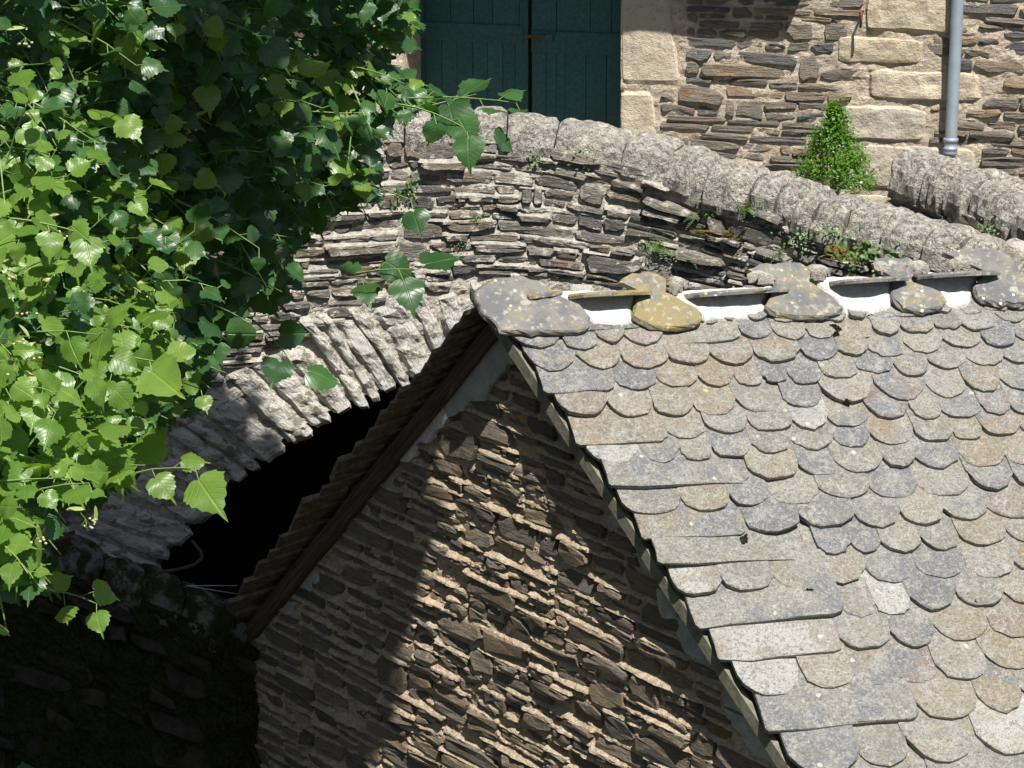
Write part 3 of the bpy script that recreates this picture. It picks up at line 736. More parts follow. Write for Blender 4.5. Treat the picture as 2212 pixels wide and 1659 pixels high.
link_mesh('roof_deck', dk, [(0, 1, 2, 3), (7, 6, 5, 4), (0, 4, 5, 1), (1, 5, 6, 2), (2, 6, 7, 3), (3, 7, 4, 0)], M['wood'], hut, dk, V3(.5, .5, .5))

# ------------------------------------------------------------------ bridge
gx = np.array([-6., -4.5, -3.0, -2.0, -1.0, .0, .8, 1.5, 2.2, 2.9, 3.6, 4.4, 6.]); gy = np.array([23.6, 23.9, 24.2, 24.45, 24.7, 24.85, 24.75, 24.45, 23.95, 23.35, 22.75, 22.2, 21.3])
def smoothg():
    X = np.linspace(-6, 6, 241); Y = np.interp(X, gx, gy)
    for _ in range(60): Y[1:-1] = (Y[:-2] + Y[1:-1] * 2 + Y[2:]) / 4
    return X, Y
GX, GY = smoothg()
g_ = lambda x: np.interp(x, GX, GY)
gd = lambda x: (g_(np.asarray(x) + .05) - g_(np.asarray(x) - .05)) / .1
def onwall(x, y):
    q = ray(x, y); lo, hi = 15., 32.
    for _ in range(40):
        m = (lo + hi) / 2; p = q * m
        if p[1] < g_(p[0]): lo = m
        else: hi = m
    return CO + q * lo
cop_bot = [(560, 342), (700, 332), (850, 322), (950, 326), (1040, 324), (1100, 328), (1200, 340), (1300, 362), (1420, 392), (1520, 425), (1620, 455), (1700, 485), (1760, 512), (1900, 548), (2000, 578), (2100, 612), (2220, 650), (2380, 712), (2560, 790)]
CB = np.array([onwall(*q) for q in cop_bot])
ztop = lambda x: np.interp(x, CB[:, 0], CB[:, 2])
ZR = float(ztop(0.3))
def BM(s, t, d):
    s = np.asarray(s, float); t = np.asarray(t, float); dd = np.asarray(d, float)
    zt = ztop(s); zz = ZR - t - (ZR - zt) * np.exp(-t / 1.3)
    gp = gd(s); il = 1 / np.sqrt(1 + gp * gp)
    return np.stack([s + gp * il * dd, g_(s) - il * dd, zz], -1)
def BN(s, t, d): return BM(s, -np.asarray(t, float), d)
def circ(p1, p2, p3):
    (x1, y1), (x2, y2), (x3, y3) = p1, p2, p3
    a = np.array([[x2 - x1, y2 - y1], [x3 - x1, y3 - y1]]) * 2; b = np.array([x2 ** 2 - x1 ** 2 + y2 ** 2 - y1 ** 2, x3 ** 2 - x1 ** 2 + y3 ** 2 - y1 ** 2])
    c = np.linalg.solve(a, b); return c, math.hypot(x1 - c[0], y1 - c[1])
i1, i2, i3 = [onwall(*q) for q in [(345, 1235), (570, 1000), (860, 845)]]
CC, CRD = circ((i1[0], i1[2]), (i2[0], i2[2]), (i3[0], i3[2]))
RING = .78
print('arch', CC, CRD, 'roof pitch', math.degrees(math.asin(abs(DR[2]))), math.degrees(math.asin(abs(DL[2]))))
def AM(th, rr, d):                                  # angle, radius -> bridge face
    x = CC[0] + rr * np.cos(th); zz = CC[1] + rr * np.sin(th); gp = gd(x); il = 1 / np.sqrt(1 + gp * gp)
    return np.stack([x + gp * il * d, g_(x) - il * d, zz], -1)
bridge = thing('stone_bridge', 'old schist bridge with wide arch and rounded lichen-spotted parapet coping', 'bridge', V3(0, 26.5, 0))
rg = np.random.default_rng(8); st = []; led = []
for (a, b, c, d) in courses(-3.4, 4.2, -3.6, .0, (.052, .108), (.14, .42), .24, rg):
    P = BN((a + b) / 2, (c + d) / 2, 0.)
    if math.hypot(P[0] - CC[0], P[2] - CC[1]) < CRD + RING - .05: continue
    if not inframe(P, 60): continue
    q = proj(P) / FS
    if q[1] > 800 and q[0] > 1000 or q[1] > 640 + (2212 - q[0]) * .04 and q[0] > 1120: continue
    if q[0] > 1300 and q[1] < 640 and rg.random() < .12: continue
    pr = .036 if q[0] < 1300 else .055
    st.append(stone_geo(a, b, c, d, .008, pr * rg.uniform(.55, 1.45), .05, rg, BN, .10))
    if (q[0] < 1250 and rg.random() < .6) or rg.random() < .25: led.append((a, b, c, d, LAST[0]))
emit(bridge, st, M['bridge'], 'stone', 298)
mortar_sheet('mortar_bed', BN, -4.4, 4.6, -5.2, .06, .018, .020, .006, M['m_bridge'], bridge,
             keep=lambda s, t: (lambda P: np.hypot(P[:, 0] - CC[0], P[:, 2] - CC[1]) > CRD + .06)(BN(s, t, 0 * s)) & inframe(BN(s, t, 0 * s), 60), fs=(7, 16), ledges=led, lw=.022)
# voussoirs
rg = np.random.default_rng(15); th = math.radians(186)
TH = lambda th_: th_
k = 0
while th > math.radians(75):
    wdt = rg.uniform(.11, .27); dth = wdt / (CRD + .3); t2 = th - dth
    r0 = CRD + rg.normal(0, .018) - .01; r1 = CRD + RING * rg.uniform(.82, 1.08)
    sk = .012 * rg.normal()
    lean = .05
    Mf = lambda s, t, d: AM(s + lean * (t - CRD) + 0 * d, t, d)
    Q = [(th - .004, r0), (t2 + .004, r0 + rg.normal(0, .02)), (t2 + .003 + sk * .5, r1), (th - .004 + sk, r1 + rg.normal(0, .03))]
    Rm = CRD + .3
    M2 = lambda s, t, d: AM(s / Rm + lean * (t - CRD), t, d)
    Q2 = [(q[0] * Rm, q[1]) for q in Q]
    V, F, L, R = rough_quad(Q2, M2, 7, 20, .05 + rg.uniform(-.02, .03), .09, rg, .034, .12, 8., .012)
    F = [f[::-1] for f in F]; L = L[:, [1, 0, 2]]
    if k == 0 or inframe(V.mean(0), 60): link_mesh('voussoir', V, F, M['vouss'], bridge, L, R)
    th = t2; k += 1
# vault behind the ring, and an added end wall that keeps daylight out
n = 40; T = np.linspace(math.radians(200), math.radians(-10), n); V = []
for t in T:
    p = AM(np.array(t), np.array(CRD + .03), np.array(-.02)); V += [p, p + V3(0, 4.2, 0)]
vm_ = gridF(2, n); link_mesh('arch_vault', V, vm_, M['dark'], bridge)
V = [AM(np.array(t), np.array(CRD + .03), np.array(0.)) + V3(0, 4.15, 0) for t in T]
link_mesh('added_vault_end', V, [tuple(range(n))], M['dark'], bridge)
# coping: half-round stones swept along the wall head
def sweep_coping(parent, path, R0, R1, mat, lens, rg, up=.0, back=None, prof=1., rn=None):
    path = np.asarray(path); seg = np.r_[0, np.cumsum(np.linalg.norm(np.diff(path, axis=0), axis=1))]; Lt = seg[-1]
    at = lambda l: np.array([np.interp(l, seg, path[:, k]) for k in range(3)])
    l = 0.; k = 0
    while l < Lt - .1:
        ln_ = rg.uniform(*lens) * (1.5 if rg.random() < .2 else 1); l2 = min(l + ln_, Lt); nx = max(5, int((l2 - l) / .028)); m = 17; V = []; L = []
        seed = rg.uniform(0, 50, 3); rj = rg.normal(0, .009); yj = rg.normal(0, .010)
        tw = rg.normal(0, .02)
        for i in range(nx):
            f = i / (nx - 1); ll = l + .004 + (l2 - l - .008) * f; p = at(ll); q = nrm(at(min(ll + .15, Lt)) - at(max(ll - .15, 0)))
            sd = nrm(np.cross(q, Z)); sd = sd if sd[1] < 0 else -sd; upv = nrm(np.cross(q, sd)); upv = upv if upv[2] > 0 else -upv
            R = R0 + (R1 - R0) * ll / Lt + rj
            e = min(f, 1 - f) * (l2 - l); fall = 1 - .11 * math.exp(-e / .006) - .03 * math.exp(-e / .03)
            for j in range(m):
                a = math.radians(-28 + 236 * j / (m - 1))
                cx, cz = math.cos(a), math.sin(a)
                cx = math.copysign(abs(cx) ** .85, cx); cz = math.copysign(abs(cz) ** .85, cz)
                nn = float(fbm(np.array([[ll * 7, a * 2.2, 0.]]) + seed, 4)[0]) * .045 + float(vnoise(np.array([[ll * 30, a * 9, 0.]]) + seed)) * .012
                rr = R * fall + nn + tw * cx
                V.append(p + sd * (cx * rr - R + .05 + yj) + upv * (cz * rr * prof + up)); L.append((ll, a * R, 0))
        F = gridF(m, nx) + [tuple(range(m - 1, -1, -1)), tuple((nx - 1) * m + j for j in range(m))]
        V = np.array(V)
        R_ = rg.random(3)
        if rg.random() < .8: R_[0] *= .75
        link_mesh('coping_stone', V, F, mat, parent, np.array(L), R_, smooth=False)
        l = l2; k += 1
rg = np.random.default_rng(33)
cpath = np.array([(x, g_(x), ztop(x) - .0) for x in np.linspace(-3.9, float(CB[-1, 0]) + .1, 80)])
cpath = cpath + V3(0, 0, .06)
sweep_coping(bridge, cpath, .185, .29, M['coping'], (.17, .42), rg)
# parapet inner body and road deck
xs = np.linspace(-3.4, 4.8, 50); V = []
for x in xs:
    p = V3(x, g_(x), ztop(x)); V += [p + V3(0, .02, -.02), p + V3(.0, .48, -.02), p + V3(0, .48, -1.0)]
link_mesh('parapet_back', V, gridF(3, 50), M['m_bridge'], bridge)

# ------------------------------------------------------------------ house survey
UF = V3(math.cos(math.radians(22)), -math.sin(math.radians(22)), 0); NF = V3(-UF[1] * -1, 0, 0)
NF = nrm(np.cross(UF, Z)); NF = NF if NF[1] < 0 else -NF
H0 = CO + ray(1123, 130) * 27.4
def HM(s, t, d): s = np.asarray(s, float); return H0 + s[..., None] * UF + np.asarray(t, float)[..., None] * Z + np.asarray(d, float)[..., None] * NF
def hst(x, y, off=0.):
    p = onplane(x, y, H0 + NF * off, NF) - H0; return float(p @ UF), float(p[2])
REC = .40
sL = hst(866, 150)[0]; sRt = hst(1340, 150)[0]
deckz = lambda x: ztop(x) - .85
house = thing('stone_house', 'schist house with pale sandstone quoins and a dark green double door', 'house', HM(0, 0, 0) * V3(1, 1, 0) + V3(0, 0, 4.))
quo = [(1870, -70, 2062, 80, .3), (1804, 76, 1997, 142, .1), (1872, 147, 2122, 223, .5), (1811, 225, 2006, 308, .9), (1852, 308, 2116, 415, .8), (1850, 415, 1960, 470, .5), (1870, -200, 2062, -72, .4)]
QR = []
rg = np.random.default_rng(12)
for k, (x0, y0, x1, y1, c0) in enumerate(quo):
    a, tt = hst(x0, y0); b, tb = hst(x1, y1 + (x1 - x0) * 0); _, tt2 = hst(x1, y0 + 4); _, tb0 = hst(x0, y1 - 4)
    g0 = .008
    ta = (tt + tt2) / 2; tc = (tb + tb0) / 2
    Q = [(a + g0, tc + g0), (b - g0, tc + g0), (b - g0, ta - g0), (a + g0, ta - g0)]; QR.append((a, b, tc, ta))
    V, F, L, R = rough_quad(Q, HM, 22, 12, .036, .08, rg, .014, .25, 7., .012); R[0] = c0; link_mesh('quoin_stone', V, F, M['sand'], house, L, R)
def block(Q, name='jamb_stone', fr=.03, c0=.5, bk=REC):
    V, F, L, R = rough_quad(Q, HM, 16, 14, fr, bk, rg, .009, .2, 6., .006); R[0] = c0; R[1] = .9
    link_mesh(name, V, F, M['sand'], house, L, R)
a1, t1 = hst(1340, -60); b1, _ = hst(1440, 60); _, t2 = hst(1340, 192); b2, _ = hst(1480, 150); b3, _ = hst(1425, 240); _, t3 = hst(1340, 330)
block([(sRt, t2 + .005), (b2, t2 + .03), (b1 - .02, t1), (sRt, t1)], c0=.6)
block([(sRt, t3), (b3 + .02, t3), (b3 - .06, t2 - .005), (sRt, t2 - .005)], c0=.45)
block([(sRt, t3 - .75), (b3 + .1, t3 - .75), (b3 + .05, t3 - .01), (sRt, t3 - .01)], c0=.4)
block([(sRt, t1 + .005), (b3 + .1, t1 + .005), (b3 + .05, t1 + .9), (sRt, t1 + .9)], c0=.4)
zc = hst(866, 118)[1]
block([(sL - .42, zc - .7), (sL, zc - .7), (sL, zc - .004), (sL - .42, zc - .004)], c0=.6)
block([(sL - .30, zc + .004), (sL, zc + .004), (sL, zc + .62), (sL - .30, zc + .62)], c0=.55)
block([(sL - .42, zc + .63), (sL, zc + .63), (sL, zc + 1.3), (sL - .42, zc + 1.3)], c0=.55)
block([(sL - .30, zc - 1.6), (sL, zc - 1.6), (sL, zc - .71), (sL - .30, zc - .71)], c0=.55)
block([(sL - .35, zc + 1.31), (sRt + .35, zc + 1.31), (sRt + .35, zc + 1.65), (sL - .35, zc + 1.65)], 'lintel_stone', c0=.5)
st = []
for (a, b, c, d) in courses(sL - 2.6, 5.4, -2.2, 2.6, (.065, .13), (.20, .55), .22, rg):
    sc_, tc = (a + b) / 2, (c + d) / 2
    if any(q[0] < sc_ < q[1] and q[2] < tc < q[3] for q in QR): continue
    if sL - .36 < sc_ < sRt + .36 and tc < zc + 1.65:
        if not (sc_ > b3 + .03 and tc < t2 - .04) and not (sc_ > b2 + .02): continue
    for q in QR:                                     # trim stones against the quoins
        if q[2] < tc < q[3]:
            if a < q[0] < b: b = q[0] - .004
            if a < q[1] < b: a = q[1] + .004
    if sc_ > sRt and tc < zc + 1.65: a = max(a, (b2 if tc > t2 else b3) + .006)
    if sc_ < sL and tc < zc + 1.65: b = min(b, sL - .37)
    if b - a < .05: continue
    P = HM(sc_, tc, 0.)
    if not inframe(P, 40): continue
    st.append(stone_geo(a, b, c, d, .009, .024, .05, rg, HM, .12))
emit(house, st, M['house'], 'stone', 298)
for (a, b, c, d) in [(sL - 2.6, sL - .01, -2.4, zc + 1.33), (sRt + .01, 5.4, -2.4, zc + 1.33), (sL - 2.6, 5.4, zc + 1.33, 2.7)]:
    if inframe(HM((a + b) / 2, (c + d) / 2, 0.), 400): mortar_sheet('mortar_bed', HM, a, b, c, d, .022, .014, .010, M['m_house'], house, fs=(8, 16))
# wall body beyond the picture so the place is closed
for (a, b, c, d) in [(sL - 6, sL, -3, 3.6), (sRt, 7.5, -3, 3.6), (sL, sRt, zc + 1.4, 3.6)]:
    V, F, L = boxg(HM(a, c, -.5), UF, Z, NF, b - a, d - c, .44); link_mesh('wall_core', V, F, M['m_house'], house, L, V3(.5, .5, .5))
# double door
def dst(x, y): return hst(x, y, -REC)
def z2(x, y): return ((1300 + x / 2.212) * .6777, (y / 2.212) * .6777)
rg = np.random.default_rng(90)
def dbox(a, b, c, d, th, base=0., name='plank', par=None, mat='door'):
    V, F, L = boxg(HM(a, c, -REC - .06 + base), UF, Z, NF, b - a, d - c, th)
    return link_mesh(name, V, F, M[mat], par, L, rg.random(3))
zbot = hst(1123, 250)[1] - 1.0; ztp = zc + 1.3
xl = lambda x, y: dst(*z2(x, y))[0]; zz_ = lambda x, y: dst(*z2(x, y))[1]
for leaf_, (xs_, rail, xe, base) in enumerate([([-60, 30, 110, 228, 335, 447, 552, 658, 745, 812], (165, 292), 812, 0.), ([868, 968, 1040, 1103, 1250, 1395, 1500], (230, 383), 1500, .012)]):
    x0, x1 = xl(xs_[0], 200), xl(xs_[-1], 200)
    dl = bpy.data.objects.new('door_leaf', None); COL.objects.link(dl); dl.parent = house; dl.location = HM(x0, zbot, -REC) - world(house)
    dl['label'] = ['left leaf of the green door, partly behind leaves', 'right leaf of the green door with the iron latch'][leaf_]
    xr = 300 if leaf_ == 0 else 1200
    zr0, zr1 = zz_(xr, rail[1]), zz_(xr, rail[0])
    for p in range(len(xs_) - 1):
        a, b = xl(xs_[p], 200), xl(xs_[p + 1], 200)
        dbox(a + .0025, b - .0025, zbot, zr0 + .01, .026 + rg.uniform(-.003, .003), base, par=dl)
    ux = [-60, 110, 290, 452, 585, 775, 820] if leaf_ == 0 else [865, 1040, 1280, 1432, 1500]
    for p in range(len(ux) - 1):
        a, b = xl(ux[p], 60), xl(ux[p + 1], 60)
        dbox(a + .003, b - .003, zr1 - .01, ztp, .026 + rg.uniform(-.003, .003), base, par=dl)
    dbox(x0, x1 - .01, zr0, zr1, .036, base + .001, 'rail', dl)
    if leaf_ == 0: dbox(x1 - .015, x1 + .035, zbot, ztp, .034, -.002, 'cover_strip', dl)
    if leaf_ == 1:
        a, c = dst(*z2(820, 272)); b, d = dst(*z2(985, 248))
        dbox(a, b, min(c, d) + .008, min(c, d) + .034, .014, .052, 'latch_bar', dl, 'rust')
        dbox(b - .01, b + .05, min(c, d) - .01, min(c, d) + .045, .02, .05, 'latch_plate', dl, 'door')
        cx, cz = dst(*z2(896, 300)); pts = [HM(cx + .019 * math.cos(t), cz + .042 * math.sin(t), -REC + .02) for t in np.linspace(0, 2 * math.pi, 15)]
        V, F = tube(pts, .004, 5); link_mesh('latch_ring', V, F, M['rust'], dl, V, V3(.5, .5, .5))
# door backing so no light comes through
V, F, L = boxg(HM(sL - .5, zbot - .5, -REC - .12), UF, Z, NF, sRt - sL + 1.0, 4.2, .05); link_mesh('door_back', V, F, M['dark'], house, L, V3(.5, .5, .5))
# downpipe
s0_, z0_ = hst(2069, 0, .1); s1_, z1_ = hst(2052, 345, .1)
top = HM(s0_ + (s0_ - s1_) * .6, z0_ + (z0_ - z1_) * .6, .1); bot = HM(s1_, z1_, .1)
dn = bot - top
def lathe(p0, p1, prof, n=18):
    d = nrm(p1 - p0); a = nrm(np.cross(d, V3(0, 1, .1))); b = np.cross(d, a); Ln = np.linalg.norm(p1 - p0); V = []; F = []
    for (t, r) in prof:
        for k in range(n): th_ = 2 * math.pi * k / n; V.append(p0 + d * t + r * (a * math.cos(th_) + b * math.sin(th_)))
    for i in range(len(prof) - 1):
        for k in range(n): k2 = (k + 1) % n; F.append((i * n + k, i * n + k2, (i + 1) * n + k2, (i + 1) * n + k))
    return np.array(V), F
def mk(name, V, F, mat, par, smooth=True): return link_mesh(name, V, F, mat, par, V, V3(.5, .5, .5), smooth=smooth)
pj = top + dn * ((0.6 * 340 + 298) / (1.6 * 340))
V, F = lathe(top, pj, [(0, .050), (np.linalg.norm(pj - top), .050)]); mk('downpipe', V, F, M['zinc'], house)
V, F = lathe(pj, bot + nrm(dn) * .4, [(-.02, .052), (-.018, .060), (.0, .062), (.012, .060), (.014, .054), (.055, .053), (.06, .060), (.075, .061), (.08, .055), (.10, .058), (.115, .057), (.12, .045), (1.2, .045)]); mk('pipe_joint', V, F, M['zinc'], house)
# hook by the quoin
ph = HM(*hst(1866, 24), .02)
V, F = tube([ph, ph + NF * .10, ph + NF * .15 + UF * .03, ph + NF * .15 + UF * .03 - Z * .03, ph + NF * .14 + UF * .02 - Z * .12], .011, 7); mk('wall_hook', V, F, M['rust'], house)
# eaves of the house, above the picture; its shadow ends across the top of the wall
kf = .75 / float(NF @ SUN)
pe0 = hst(1390, 84); pe1 = hst(1690, 98)
ee = HM(pe0[0], pe0[1], 0) + SUN * kf; er = HM(pe1[0], pe1[1], 0) + SUN * kf
se = float((ee - H0) @ UF); te = float((ee - H0) @ Z); sr_ = float((er - H0) @ UF)
V, F, L = boxg(HM(sL - 6., te, -.3), UF, Z, NF, sr_ - sL + 6., .14, 1.05); link_mesh('roof_eaves', V, F, M['wood'], house, L[:, [0, 2, 1]], V3(.5, .5, .5))

# second parapet by the house corner
par = thing('parapet_wall', 'lower stone parapet with rounded coping running from the house corner', 'wall', V3(4.0, 25.4, 3.))
sp = [(1925, 388, 26.0), (2000, 416, 25.7), (2080, 452, 25.3), (2150, 488, 24.9), (2212, 524, 24.6), (2300, 580, 24.2)]
pth = np.array([CO + ray(x, y) * D for (x, y, D) in sp])
rg = np.random.default_rng(77); sweep_coping(par, pth + V3(0, 0, .02), .25, .27, M['coping'], (.26, .42), rg)
def PM(s, t, d):
    s = np.asarray(s, float); sg = np.r_[0, np.cumsum(np.linalg.norm(np.diff(pth[:, :2], axis=0), axis=1))]
    X = np.interp(s, sg, pth[:, 0]); Y = np.interp(s, sg, pth[:, 1]); ZZ = np.interp(s, sg, pth[:, 2]); dr = nrm(pth[-1] - pth[0]); nn = nrm(V3(dr[1], -dr[0], 0)); nn = nn if nn[1] < 0 else -nn
    return np.stack([X + nn[0] * np.asarray(d), Y + nn[1] * np.asarray(d), ZZ - np.asarray(t)], -1)
st = [stone_geo(a, b, c, d, .010, .03, .05, rg, PM, .1) for (a, b, c, d) in cells(0, 2.2, .0, 1.3, (.12, .2), (.16, .4), .06, rg)]
emit(par, st, M['bridge'], 'stone', 200)
mortar_sheet('mortar_bed', PM, -.05, 2.25, 0, 1.6, .04, .012, .0, M['m_bridge'], par)
V = np.concatenate([PM(np.array([0, 2.2]), np.array([.0, .0]), np.array([-.02, -.02])), PM(np.array([0, 2.2]), np.array([.0, .0]), np.array([-.45, -.45])), PM(np.array([0, 2.2]), np.array([1.6, 1.6]), np.array([-.45, -.45]))])
link_mesh('wall_back', V, [(0, 1, 3, 2), (2, 3, 5, 4)], M['m_bridge'], par)

# ------------------------------------------------------------------ setting
def struct(o): o['kind'] = 'structure'; return o
V = []
xs = np.linspace(-6, 6, 40)
for x in xs:
    y0 = g_(x) + .4
    for k in range(5):
        y = y0 + (31.5 - y0) * k / 4; V.append((x, y, float(ztop(np.clip(x, -3.3, 4.2))) - .85 + .01 * k))
struct(link_mesh('bridge_road', V, gridF(5, 40, 0, True), M['deck'], None))
V = []
n = 50
for j in range(n):
    for i in range(n):
        x, y = -250 + 500 * i / (n - 1), -60 + 400 * j / (n - 1)
        V.append((x, y, .0 + .3 * float(fbm(np.array([[x * .05, y * .05, 0.]]), 3)[0])))
struct(link_mesh('ground', V, gridF(n, n), M['soil'], None))

# low mossy wall at lower left
low = thing('mossy_wall', 'low shaded wall with moss-covered rounded coping running to the hut corner', 'wall', V3(-2.4, 22.6, 0))
_g = onplane(556, 1412, GO, NG) - CO; _gd = float(_g @ CF)
lp = [(-60, 1190, 23.6), (100, 1232, 23.8), (230, 1280, 24.02), (350, 1325, 24.22), (470, 1375, 24.45), (556, 1412, _gd + .02)]
lpth = np.array([CO + ray(x, y) * D for (x, y, D) in lp])
rg = np.random.default_rng(50); sweep_coping(low, lpth, .27, .27, M['mossycop'], (.3, .5), rg)
V = []
for p in lpth: V += [p + V3(0, 0, .05), p + V3(-.05, -.05, -6.)]
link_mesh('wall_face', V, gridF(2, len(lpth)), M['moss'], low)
dr_ = nrm((lpth[-1] - lpth[0]) * V3(1, 1, 0)); ln_ = nrm(V3(dr_[1], -dr_[0], 0)); ln_ = ln_ if ln_[1] < 0 else -ln_
lsg = np.r_[0, np.cumsum(np.linalg.norm(np.diff(lpth, axis=0), axis=1))]
def LW(s, t, d): s = np.asarray(s, float); return np.stack([np.interp(s, lsg, lpth[:, k]) for k in range(3)], -1) - np.asarray(t, float)[..., None] * Z + (np.asarray(d, float) + .03)[..., None] * ln_
st = [stone_geo(a, b, c, d, .02, .045, .05, rg, LW, .3) for (a, b, c, d) in cells(0, float(lsg[-1]), .05, 2.4, (.12, .3), (.2, .6), .12, rg) if rg.random() < .45]
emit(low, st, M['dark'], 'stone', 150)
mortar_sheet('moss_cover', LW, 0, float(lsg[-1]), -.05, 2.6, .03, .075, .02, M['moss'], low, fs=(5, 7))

# iron rod and cables in the shade under the arch
def at(x, y, D): return CO + ray(x, y) * D
V, F = tube([at(322, 1290, 23.85), at(324, 1262, 23.85), at(330, 1245, 23.85), at(345, 1236, 23.9), at(385, 1230, 24.0), at(420, 1220, 24.05), at(437, 1205, 24.1), at(434, 1192, 24.15), at(415, 1168, 24.2)], .013, 7)
tag(mk('bent_rod', V, F, M['iron'], None), 'thin bent iron rod curving over the mossy wall coping', 'iron rod')
V, F = tube([at(402, 1265, 24.05), at(513, 1265, 24.3)], .0035, 5); tag(mk('cable', V, F, M['wire'], None), 'upper of two thin grey cables beside the mossy wall, running level', 'cable', 'cables by the hut corner')
V, F = tube([at(402, 1265, 24.07), at(513, 1283, 24.3)], .0035, 5); tag(mk('cable', V, F, M['wire'], None), 'lower of two thin grey cables beside the mossy wall, sloping down right', 'cable', 'cables by the hut corner')

# ------------------------------------------------------------------ plants on the masonry
def tuft(kind, x, y, size, P, label, cat, up=None):
    rg_ = np.random.default_rng(int(x * 7 + y)); mb = MB(); up = nrm(V3(0, -.6, .9)) if up is None else up
    if kind == 'fern':
        for f in range(11):
            d = nrm(up + rg_.normal(0, .55, 3)); L = size * rg_.uniform(.6, 1.1); p = P.copy(); prev = p
            for s_ in range(8):
                d = nrm(d + V3(0, -.02, -.13)); q = p + d * L / 8; sd = nrm(np.cross(d, V3(.1, -1, .3)))
                wl_ = L * .17 * (1 - s_ / 9)
                for sg in (-1, 1):
                    t_ = p + sd * sg * wl_ + d * L * .05
                    mb.add([p, p + d * L * .06, t_ + d * .01 * L, t_], [(0, 1, 2, 3)], R=rg_.random(3))
                p = q
    else:
        for f in range(70 if kind == 'herb' else 90):
            o = P + rg_.normal(0, 1, 3) * size * V3(.42, .16, .30); n_ = nrm(rg_.normal(0, .6, 3) + V3(0, -.7, .8)); a = nrm(np.cross(n_, rg_.normal(0, 1, 3))); b_ = np.cross(n_, a)
            l = size * (.20 if kind == 'herb' else .10) * rg_.uniform(.6, 1.2); wv = l * .42
            mb.add([o, o + a * l * .5 + b_ * wv, o + a * l, o + a * l * .5 - b_ * wv], [(0, 1, 2, 3)], R=rg_.random(3))
    return mb, rg_
TF = [('herb', 1160, 342, .11, 'round green tuft growing under the parapet coping, left of two', 'wall plant', 'sedum'),
      ('herb', 1265, 343, .13, 'wider green tuft under the parapet coping beside a small slate', 'wall plant', 'sedum'),
      ('herb', 880, 402, .12, 'small weed on the bridge wall beside the linden leaves', 'wall plant', 'fern'),
      ('herb', 853, 430, .14, 'straggly weed hanging down the bridge wall near the linden leaves', 'wall plant', 'fern'),
      ('herb', 1542, 435, .10, 'pale green round tuft tucked under the sloping coping', 'wall plant', 'sedum'),
      ('fern', 1618, 455, .24, 'upright feathery fern growing from the joint below the coping', 'fern', 'fern'),
      ('fern', 1430, 535, .24, 'tall dark green fern on the dark middle stones of the bridge wall', 'fern', 'fern'),
      ('fern', 1495, 560, .16, 'small fern low on the bridge wall above the ridge slates', 'fern', 'fern'),
      ('fern', 1688, 552, .16, 'bright small fern on a dark ledge right of the brown moss', 'fern', 'fern'),
      ('fern', 1510, 470, .14, 'little fern just under the coping left of the feathery fern', 'fern', 'fern'),
      ('herb', 1742, 512, .15, 'leafy weed hanging where the coping meets the dark ledge', 'wall plant', 'sedum'),
      ('herb', 1802, 498, .12, 'thin weed climbing the face of the sloping coping', 'wall plant', 'sedum'),
      ('herb', 1878, 545, .24, 'largest leafy green weed at the foot of the coping by the ridge', 'wall plant', 'fern'),
      ('herb', 1945, 558, .20, 'pale bushy weed at the foot of the coping near the right ridge slates', 'wall plant', 'sedum'),
      ('herb', 1862, 588, .09, 'tiny yellow-green weed behind a ridge slab', 'wall plant', 'box'),
      ('herb', 1552, 462, .08, 'tiny weed in a joint below the pale round tuft', 'wall plant', 'fern'),
      ('herb', 992, 520, .08, 'low flat weed between stones in the middle of the bridge wall', 'wall plant', 'sedum'),
      ('herb', 1030, 470, .07, 'very small weed between stones above the flat weed', 'wall plant', 'fern')]
for (kd, x, y, sz, lab, cat, mt) in TF:
    P = onwall(x, y); gp = float(gd(P[0])); P = P + nrm(V3(gp, -1, 0)) * (.07 if y > 480 and x > 1700 else .045)
    if x > 1700 and y > 490: P = P + V3(0, -.04, 0)
    mb, r_ = tuft(kd, x, y, sz, P, lab, cat)
    wt = thing('fern' if kd == 'fern' else 'wall_weed', lab, cat, P, 'plants growing on the bridge wall'); mb.obj('leaves', M[mt], wt, kind='stuff')
P = at(2132, 492, 24.55); mb, _ = tuft('herb', 2132, 492, .12, P, '', ''); wt = thing('wall_weed', 'green tuft under the coping of the second parapet', 'wall plant', P, 'plants growing on the bridge wall'); mb.obj('leaves', M['sedum'], wt, kind='stuff')
def cushion(name, P, N_, rx, ry, hz, mat, seed):
    a = nrm(np.cross(N_, V3(.2, 1, .1))); b = np.cross(N_, a); V = []; m, n = 9, 26
    for i in range(m):
        for j in range(n):
            ph_ = math.pi / 2 * i / (m - 1); th_ = 2 * math.pi * j / n; r = math.cos(ph_)
            ed = 1 + .9 * float(fbm(np.array([[math.cos(th_) * 1.6, math.sin(th_) * 1.6, seed]]), 3)[0])
            k = ed + .35 * float(vnoise(np.array([[math.cos(th_) * 5 * r, math.sin(th_) * 5 * r, ph_ * 5 + seed]]))[0])
            V.append(P + a * rx * r * math.cos(th_) * k + b * ry * r * math.sin(th_) * k + N_ * hz * (math.sin(ph_) * k - .15))
    F = [(i * n + j, i * n + (j + 1) % n, (i + 1) * n + (j + 1) % n, (i + 1) * n + j) for i in range(m - 1) for j in range(n)]
    return link_mesh(name, V, F, M[mat], None, V, V3(.5, .5, .5))
